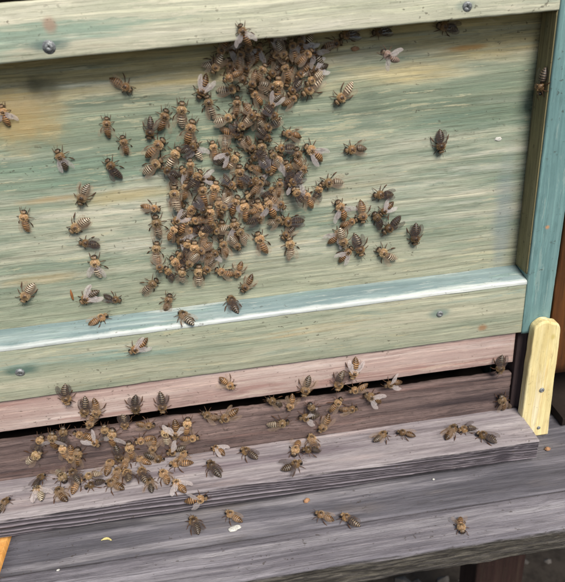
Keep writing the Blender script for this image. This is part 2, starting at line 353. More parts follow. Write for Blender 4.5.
# yellow lath screwed over the foot of the post, rounded top
def lath():
    w = .0098; pts = []
    L = [(.0038, .0008), (.0265, .0008)]
    out = [(.0038, .0010), (.0262, .0010)]
    # right edge leans out with height, rounded notched top as in a split batten
    top = [(.0242, .0900), (.0236, .0955), (.0215, .0985), (.0175, .0992), (.0150, .1010), (.0105, .1012), (.0078, .0990), (.0056, .0970), (.0048, .0930)]
    tp = [Vector(p) for p in out[-1:] + top + out[:1]]
    for _ in range(2): tp = [tp[0]] + [q for a, b in zip(tp, tp[1:]) for q in (a.lerp(b, .25), a.lerp(b, .75))] + [tp[-1]]
    prof = refine(tp, .004)
    V, F = [], []; k = len(prof)
    rings = [(-.0006, 0), (-.0060, 0), (-.0068, .0005), (-.0072, .0014)]
    c = Vector((.0145, .05))
    for (y, ins) in rings:
        for p in prof:
            d = (p - c); q = p - d.normalized() * ins if ins else p
            V.append((q.x + noise.noise(Vector((p.x * 200, p.y * 100, 0))) * .0003, y, max(q.y, .0008)))
    for r in range(3):
        for j in range(k): F.append((r * k + j, r * k + (j + 1) % k, (r + 1) * k + (j + 1) % k, (r + 1) * k + j))
    F += [tuple(range(k))[::-1], tuple(3 * k + j for j in range(k))]
    o = link_mesh('lath', V, F, M['lath'], hive, smooth=False); o['label'] = 'fresh yellow lath with a rounded top screwed over the foot of the corner post'
    return o
lath_o = lath()

def screw(x, z, y, parent, r=.0026, washer=False, name='screw', tilt=.0):
    V, F = [], []; seg = 18
    prof = [(0, -.0004), (r * .16, -.0004), (r * .2, -.0011), (r * .75, -.0011), (r, -.0006), (r, .0012)]
    if washer: prof = prof[:-1] + [(r * 1.02, -.0003), (r * 1.5, -.0003), (r * 1.55, .0004)]
    for (rr, yy) in prof:
        for s in range(seg):
            a = s / seg * 2 * math.pi
            f = 1.
            if abs(rr - r * .2) < 1e-9 or abs(rr - r * .16) < 1e-9: f = 1.9 if s % 4 == 0 else .8
            V.append((math.cos(a) * rr * f, yy, math.sin(a) * rr * f))
    for i in range(len(prof) - 1):
        for s in range(seg): F.append((i * seg + s, i * seg + (s + 1) % seg, (i + 1) * seg + (s + 1) % seg, (i + 1) * seg + s))
    o = link_mesh(name, V, F, M['steel'], parent, loc=(x, y, z)); o.rotation_euler = (tilt, random.random(), 0)
    return o
screw(-.2671, .2987, .0001, top_rail, .0022, True)
screw(-.0514, .2990, .0001, top_rail, .0026, False, tilt=.25)
screw(-.0584, .1134, .0005, rail, .0022)
screw(-.3315, .1105, .0005, rail, .0030, False, tilt=.3)
screw(.0163, .0440, -.0070, lath_o, .0019)
screw(.0180, .0095, -.0070, lath_o, .0013)

# ------------------------------------------------------------------ landing board
landing = None
def ring(t, v):
    f = 1.0 + max(0, (t + .26) * 3.2)                              # rings run out finer towards the right end
    w = (v * 1000 + noise.noise(Vector((t * 7, 0, 3))) * 1.6 + noise.noise(Vector((t * 34, v * 140, 1))) * .7 + t * 14) * f
    s = abs(math.sin(w * .95 + 1.1 * math.sin(w * .41))) ** 1.3
    crack = max(0, noise.noise(Vector((t * 9, v * 900, 5))) - .35) * 2
    return (1 - s) * (1.0 + .8 * noise.noise(Vector((t * 20, v * 260, 7)))) + crack
def ridges(t, u, v):
    if u < -.0300 and .0044 < v < .0200:                       # growth rings stand proud on the weathered front face
        u += ring(t, v) * .0013 * min(1, (.0204 - v) / .001) + noise.noise(Vector((t * 200, v * 1800, 2))) * .00018
        u += math.exp(-(((t + .0195) / .007) ** 2 + ((v - .011) / .008) ** 2)) * .0006   # shallow dent at the dark spot
    elif v > .0195 and -.0322 < u < .004:
        v += noise.noise(Vector((t * 25, u * 260, 4))) * .00035
        if u < -.029: v -= max(0, noise.noise(Vector((t * 45, 1, 2)))) * .0012
    return u, v
L0 = (-.23, -.014, .0004)
landing = board('landing_board', [(-.0314, .0042), (-.0060, .0040), (-.0058, .0006), (.0046, .0006), (.0046, .0212), (-.0324, .0212)], XL, .0050, M['landing'], None, n=520, wob=.0003, r=[.0010, .0003, .0003, .0003, .0003, .0014], disp=ridges, step=.00055, seed=14)
at = landing.data.attributes.new('ring', 'FLOAT', 'POINT')
at.data.foreach_set('value', [min(1, max(0, ring(v.co.x, v.co.z))) for v in landing.data.vertices])
tag(landing, 'grey mauve landing board with a ridged weathered front, in front of the hive entrance', 'board')

# ------------------------------------------------------------------ neighbouring hive on the right
nb = tag(empty('beehive', (.20, .10, 0)), 'dark brown varnished hive half hidden behind the right corner post', 'beehive')
def nbb(*a, **k): o = board(*a, parent=nb, **k); o.location = (-.20, -.10, 0); return o
for i in range(5):
    x = .0225 + i * .075
    nbb('plank', [(x, .004), (x + .0742, .004), (x + .0742, .022), (x, .022)], .0480, .36, M['brown'], axis='Z', n=40, wob=.0008, r=.002, seed=30 + i)
nbb('side_wall', [(.0225, .0225), (.040, .0225), (.040, .40), (.0225, .40)], .0006, .36, M['brown'], axis='Z', n=8, r=.002)
nbb('floor_board', [(.0000, .0006), (.40, .0006), (.40, .0080), (.0000, .0080)], .0410, .39, M['cavity'], n=10, r=.001)
nbb('back_wall', [(.0410, .1000), (.39, .1000), (.39, .112), (.0410, .112)], .0090, .34, M['cavity'], axis='Z', n=6, r=.001)
nbb('roof', [(-.004, .3605), (.43, .3605), (.43, .40), (-.004, .40)], .0215, .40, M['brown'], n=10, r=.003)

# ------------------------------------------------------------------ crumbs and flakes
def blob(name, loc, size, mat, label, cat, rz=0, seed=0, bend=0., ry=0., group=None):
    bm = bmesh.new(); bmesh.ops.create_icosphere(bm, subdivisions=3, radius=1)
    for v in bm.verts:
        d = 1 + noise.noise(v.co * 1.6 + Vector((seed, 0, 0))) * .35
        v.co = Vector((v.co.x * size[0] * d, v.co.y * size[1] * d, v.co.z * size[2] * d))
        if bend: v.co.y += bend * (v.co.x / size[0]) ** 2
    me = bpy.data.meshes.new(name); bm.to_mesh(me); bm.free(); me.materials.append(mat)
    me.polygons.foreach_set('use_smooth', [True] * len(me.polygons))
    o = bpy.data.objects.new(name, me); COL.objects.link(o); o.location = loc; o.rotation_euler = (0, ry, rz)
    return tag(o, label, cat, group)
blob('flake', (-.2105, -.0495, .0005), (.0044, .0021, .0006), M['white_bit'], 'small white flake lying on the grey bench', 'flake', .25, 1)
blob('husk', (-.2944, -.0420, .0007), (.0034, .0008, .0008), M['yellow_bit'], 'pale yellow curled husk lying on the bench at the left', 'husk', -.2, 4, -.0012)
blob('crumb', (-.1600, -.0355, .0012), (.0024, .0016, .0013), M['orange_bit'], 'small orange crumb on the bench close under the landing board', 'crumb', .4, 6)
blob('crumb', (.0190, -.0210, .0010), (.0020, .0016, .0010), M['orange_bit'], 'orange crumb on the bench at the right end of the landing board', 'crumb', .2, 8)
blob('crumb', (-.0700, -.0330, .0005), (.0009, .0008, .0005), M['white_bit'], 'tiny white speck on the bench below the right part of the landing board', 'crumb', .2, 9)
blob('crumb', (-.3225, -.0610, .0004), (.0010, .0007, .0004), M['white_bit'], 'tiny white speck on the bench at the lower left', 'crumb', .2, 10)
blob('splinter', (-.2925, .0170, .1518), (.0007, .0008, .0040), M['brown_bit'], 'small brown splinter standing upright on the left of the panel', 'splinter', 0, 11)
blob('flake', (-.0202, .0175, .2214), (.0024, .0003, .0012), M['white_bit'], 'tiny white flake stuck to the right part of the panel', 'flake', 0, 12)
blob('crumb', (-.1077, .0170, .2815), (.0022, .0010, .0012), M['orange_bit'], 'tiny orange crumb on the panel below the top rail, right of the cluster', 'crumb', 0, 13)
# ------------------------------------------------------------------ bees
MM = .001
def bee_body_material():
    n = NT('bee_cuticle')
    a = n.t.nodes.new('ShaderNodeVertexColor'); a.layer_name = 'Col'
    oi = n.t.nodes.new('ShaderNodeObjectInfo')
    k = n.noise(n.map((1600,) * 3), 1, 3, .6)
    c = n.mix(n.math('MULTIPLY', n.step(k, .5, .75), .4), a.outputs[0], (.02, .014, .01, 1))
    hsv = n.t.nodes.new('ShaderNodeHueSaturation'); n.t.links.new(c, hsv.inputs['Color'])
    n.t.links.new(n.math('ADD', .46, n.math('MULTIPLY', oi.outputs['Random'], .72)), hsv.inputs['Value'])
    n.bump(k, .3, .0002)
    return n.out(hsv.outputs[0], .42, .4)
def wing_material(name, col, alpha):
    n = NT(name)
    w = n.t.nodes.new('ShaderNodeTexVoronoi'); w.feature = 'DISTANCE_TO_EDGE'
    n.t.links.new(n.map((620, 300, 1)), w.inputs['Vector']); w.inputs['Scale'].default_value = 1
    vein = n.math('MULTIPLY', n.step(w.outputs['Distance'], .07, .01), .6)
    c = n.mix(vein, lin(*col), lin(96, 66, 40))
    n.put(n.b, 'Alpha', n.math('ADD', alpha, n.math('MULTIPLY', vein, .35)))
    return n.out(c, .14, .8)
MB = bee_body_material()
MW = wing_material('bee_wing', (176, 150, 124), .22)
MWD = wing_material('bee_wing_dark', (74, 66, 64), .46)
MWP = wing_material('bee_wing_pale', (216, 204, 198), .42)
ML = plain('bee_leg', (84, 56, 36), .5, 0, .3, 2000)

PAL = {  # linear colours: orange cuticle, dark cuticle, pale hair band, thorax, thorax hair
    'o': ((.30, .135, .048), (.028, .016, .010), (.40, .23, .10), (.30, .165, .075), (.64, .43, .22)),
    'b': ((.120, .066, .030), (.020, .013, .010), (.74, .62, .44), (.32, .19, .09), (.64, .46, .24)),
    'p': ((.42, .27, .19), (.20, .13, .10), (.62, .46, .36), (.48, .30, .22), (.70, .52, .42)),
    'd': ((.060, .036, .022), (.016, .012, .010), (.22, .16, .10), (.22, .13, .06), (.50, .32, .15)),
}
def interp(tab, y):
    for a, b in zip(tab, tab[1:]):
        if a[0] >= y >= b[0]:
            t = (a[0] - y) / (a[0] - b[0]); return [a[i] + (b[i] - a[i]) * t for i in range(1, 4)]
    return list(tab[-1][1:])
PROF = [(6.75, 1.7, .05, .05), (6.6, 1.75, .75, .55), (6.2, 1.95, 1.45, 1.15), (5.6, 2.15, 1.85, 1.5), (5.1, 2.3, 1.7, 1.5), (4.75, 2.35, 1.1, 1.1), (4.5, 2.35, .6, .6), (4.25, 2.45, 1.15, 1.1),
        (3.8, 2.5, 1.75, 1.6), (3.1, 2.65, 2.1, 1.9), (2.2, 2.75, 2.2, 2.05), (1.3, 2.7, 2.0, 1.95), (.6, 2.55, 1.55, 1.6), (.2, 2.4, .95, 1.0), (-.05, 2.25, .45, .45), (-.3, 2.25, .95, .85),
        (-.7, 2.25, 1.65, 1.4), (-1.3, 2.25, 2.05, 1.75), (-2.4, 2.2, 2.3, 1.95), (-3.6, 2.1, 2.3, 1.92), (-4.8, 1.95, 2.05, 1.72), (-5.8, 1.8, 1.65, 1.4), (-6.7, 1.65, 1.1, .95), (-7.4, 1.5, .5, .45), (-7.75, 1.45, .05, .05)]
BANDS = [-.3, -1.75, -2.95, -4.1, -5.2, -6.2, -7.0, -7.8]
def bee_body(kind, var=0):
    orange, dark, pale, thor, hair = PAL[kind]
    ys = [6.75, 6.6, 6.35, 6.0, 5.6, 5.3, 5.0, 4.75, 4.5, 4.25, 4.0, 3.6, 3.1, 2.6, 2.1, 1.6, 1.1, .7, .35, .1, -.05]
    cols = []
    for a, b in zip(BANDS, BANDS[1:]):
        L = a - b
        ys += [a, a - .12 * L, a - .30 * L, a - .52 * L, a - .70 * L, b + .03]
    ys = sorted(set(round(y, 3) for y in ys), reverse=True); seg = 16
    V, F, C = [], [], []
    rnd = random.Random(kind + str(var))
    bend, ln, dip = [(0, .96, 0), (.022, 1.04, .012), (-.024, .90, -.008)][var]
    def shape(x, y, z):
        if y < 0: x, z, y = x * .90 + bend * y * y, z - dip * y * y * .5, y * ln
        return (x * MM, y * MM, max(z, .15) * MM)
    for y in ys:
        z, hw, hh = interp(PROF, y)
        if y < -.4:
            for a, b in zip(BANDS, BANDS[1:]):
                if a >= y >= b: fr = (a - y) / (a - b); s = .97 + .05 * fr; hw *= s; hh *= s
        for k in range(seg):
            t = 2 * math.pi * k / seg; cx, cz = math.cos(t), math.sin(t)
            V.append(shape(cx * hw, y, z + cz * hh))
            if y > 4.4:
                c = (.012, .010, .010) if abs(cx) > .74 and y > 4.9 else ((.20, .13, .07) if cz > .2 and y < 6.2 else (.06, .04, .026))
            elif y > 0: c = (.045, .026, .016) if (cz > .72 and abs(y - 2.0) < 1.1) else thor
            else:
                c = orange
                for i, (a, b) in enumerate(zip(BANDS, BANDS[1:])):
                    if a >= y >= b:
                        fr = (a - y) / (a - b)
                        c = pale if fr < .31 and i > 0 else (orange if fr < .56 else dark)
                        if kind == 'o' and i >= 4: c = tuple(v * .5 for v in c)
                if cz < -.35: c = tuple(v * .5 + .02 for v in orange)
            C.append((*c, 1))
    for r in range(len(ys) - 1):
        for k in range(seg): F.append((r * seg + k, r * seg + (k + 1) % seg, (r + 1) * seg + (k + 1) % seg, (r + 1) * seg + k))
    F += [tuple(range(seg)), tuple((len(ys) - 1) * seg + k for k in range(seg))[::-1]]
    nsm = len(F)
    # eyes as raised bosses on the head
    for sx in (-1, 1):
        b = len(V); rs, ss = 5, 8
        for i in range(rs + 1):
            for k in range(ss):
                th = math.pi * i / rs; ph = 2 * math.pi * k / ss
                V.append(((sx * 1.42 + math.sin(th) * math.cos(ph) * .52) * MM, (5.45 + math.sin(th) * math.sin(ph) * .62) * MM, (2.3 + math.cos(th) * 1.05) * MM)); C.append((.010, .008, .008, 1))
        for i in range(rs):
            for k in range(ss): F.append((b + i * ss + k, b + i * ss + (k + 1) % ss, b + (i + 1) * ss + (k + 1) % ss, b + (i + 1) * ss + k))
    # fuzz: thorax, head and pale abdominal fringes
    def tuft(y, t, ln, w, col, lean):
        z, hw, hh = interp(PROF, y); p = Vector((math.cos(t) * hw, y, z + math.sin(t) * hh)) * MM
        nrm = Vector((math.cos(t) / hw, 0, math.sin(t) / hh)).normalized()
        d = (nrm + Vector((rnd.uniform(-.4, .4), lean + rnd.uniform(-.3, .3), rnd.uniform(-.4, .4)))).normalized()
        sd = nrm.cross(Vector((rnd.uniform(-1, 1), rnd.uniform(-1, 1), rnd.uniform(-1, 1)))).normalized() * w * MM
        b = len(V); V.extend([tuple(p - sd - nrm * .05 * MM), tuple(p + sd - nrm * .05 * MM), tuple(p + d * ln * MM)])
        f = rnd.uniform(.65, 1.25)
        for q in (-3, -2, -1): V[q] = shape(*(v / MM for v in V[q]))
        for q in range(3): C.append((col[0] * f, col[1] * f, col[2] * f, 1))
        F.append((b, b + 1, b + 2))
    for q in range(620):
        y, t = rnd.uniform(.2, 4.3), rnd.uniform(-.6, math.pi + .6)
        if math.sin(t) > .6 and abs(y - 2.0) < 1.0 and rnd.random() < .55: continue
        tuft(y, t, rnd.uniform(.4, 1.15), .075, hair, -.35)
    for q in range(110): tuft(rnd.uniform(4.7, 6.2), rnd.uniform(.4, math.pi - .4), rnd.uniform(.2, .45), .06, hair, .1)
    for a in BANDS[:6]:
        for q in range(46): tuft(a - rnd.uniform(.02, .45), rnd.uniform(-.3, math.pi + .3), rnd.uniform(.25, .5), .055, pale, -1.1)
    me = bpy.data.meshes.new('honey_bee'); me.from_pydata(V, [], F); me.materials.append(MB)
    ca = me.color_attributes.new('Col', 'FLOAT_COLOR', 'POINT')
    ca.data.foreach_set('color', [x for c in C for x in c])
    me.polygons.foreach_set('use_smooth', [True] * len(F)); me.update()
    bm = bmesh.new(); bm.from_mesh(me); bmesh.ops.recalc_face_normals(bm, faces=[f for f in bm.faces if len(f.verts) != 3]); bm.to_mesh(me); bm.free()
    return me

def wing_mesh(side, mat):
    """fore and hind wing hooked together, hinge at the origin, lying back along -y"""
    V, F = [], []
    fore = [(0, 0, .25), (-1.5, .10, .65), (-3.5, .25, 1.15), (-5.5, .30, 1.42), (-7.5, .22, 1.36), (-8.8, .0, .92), (-9.4, -.2, .3)]
    hind = [(-.5, -.9, .2), (-1.8, -1.35, .75), (-3.4, -1.55, .95), (-5.0, -1.45, .85), (-6.3, -1.15, .35)]
    for tab, z0 in ((fore, 0.), (hind, -.12)):
        b = len(V); nx = 4
        for (y, c, h) in tab:
            for k in range(nx + 1):
                u = k / nx * 2 - 1
                V.append((side * (c + u * h) * MM, y * MM, (z0 + .16 * math.sin(y * .9 + u) * .5 + .10 * (1 - u * u)) * MM))
        for i in range(len(tab) - 1):
            for k in range(nx):
                p = b + i * (nx + 1) + k; F.append((p, p + 1, p + nx + 2, p + nx + 1))
    me = bpy.data.meshes.new('wing'); me.from_pydata(V, [], F); me.materials.append(mat)
    me.polygons.foreach_set('use_smooth', [True] * len(F)); return me

def tube(name, pts, radii, mat, sd=6):
    V, F = [], []; k = len(pts); P = [Vector(p) for p in pts]
    for i, p in enumerate(P):
        d = ((P[min(i + 1, k - 1)] - P[max(i - 1, 0)])).normalized()
        a = d.orthogonal().normalized(); b = d.cross(a)
        for s in range(sd):
            t = 2 * math.pi * s / sd; V.append(tuple((p + (a * math.cos(t) + b * math.sin(t)) * radii[i] * .86) * MM))
    for i in range(k - 1):
        for s in range(sd): F.append((i * sd + s, i * sd + (s + 1) % sd, (i + 1) * sd + (s + 1) % sd, (i + 1) * sd + s))
    F += [tuple(range(sd))[::-1], tuple((k - 1) * sd + s for s in range(sd))]
    me = bpy.data.meshes.new(name); me.from_pydata(V, [], F); me.materials.append(mat)
    me.polygons.foreach_set('use_smooth', [True] * len(F)); return me
LEGS = [  # joints relative to the coxa, right side; hinge position; radii
    ((.9, 3.3, 1.2), [(0, 0, 0), (1.1, .9, .5), (1.9, 2.3, .0), (2.3, 3.2, -.9), (2.7, 3.9, -1.15)], [.22, .26, .24, .16, .09]),
    ((1.1, 2.2, 1.1), [(0, 0, 0), (1.6, .2, .8), (2.9, .0, .1), (3.5, -.3, -.85), (4.3, -.5, -1.05)], [.22, .28, .26, .18, .09]),
    ((1.0, 1.0, 1.1), [(0, 0, 0), (1.6, -1.0, .9), (2.9, -2.7, .2), (3.3, -4.1, -.75), (3.6, -5.2, -1.0)], [.24, .30, .42, .34, .10]),
]
PROTO = {'body': {(k, v): bee_body(k, v) for k in PAL for v in range(3)}, 'wing': {(s, m.name): wing_mesh(s, m) for s in (-1, 1) for m in (MW, MWP, MWD)}, 'leg': {}, 'antenna': {}}
for i, (h, j, r) in enumerate(LEGS):
    for s in (-1, 1): PROTO['leg'][(i, s)] = tube('leg', [(s * x, y, z) for x, y, z in j], r, ML)
for s in (-1, 1): PROTO['antenna'][s] = tube('antenna', [(0, 0, 0), (s * .5, .8, .45), (s * .6, 1.0, .45), (s * 1.0, 2.0, -.1), (s * 1.25, 2.7, -.45)], [.11, .10, .12, .12, .09], ML, 5)

GROUPS = ['bees scattered on the hive front', 'bees in the cluster on the panel', 'bees at the hive entrance', 'bees on the landing board', 'bees on the bench']
NORM = {'P': (0, -1, 0), 'R': (0, -1, 0), 'K': (0, -1, 0), 'B': (0, -1, 0), 'F': (0, -1, 0), 'A': (0, -1, 0), 'T': (0, 0, 1), 'N': (0, 0, 1), 'S': (-1, 0, 0), 'G': (0, -.2077, .9782)}
WING = {'f': (9, 5, 12), 's': (22, 9, 12), 'w': (40, 12, 24), 'x': (38, 8, 8)}
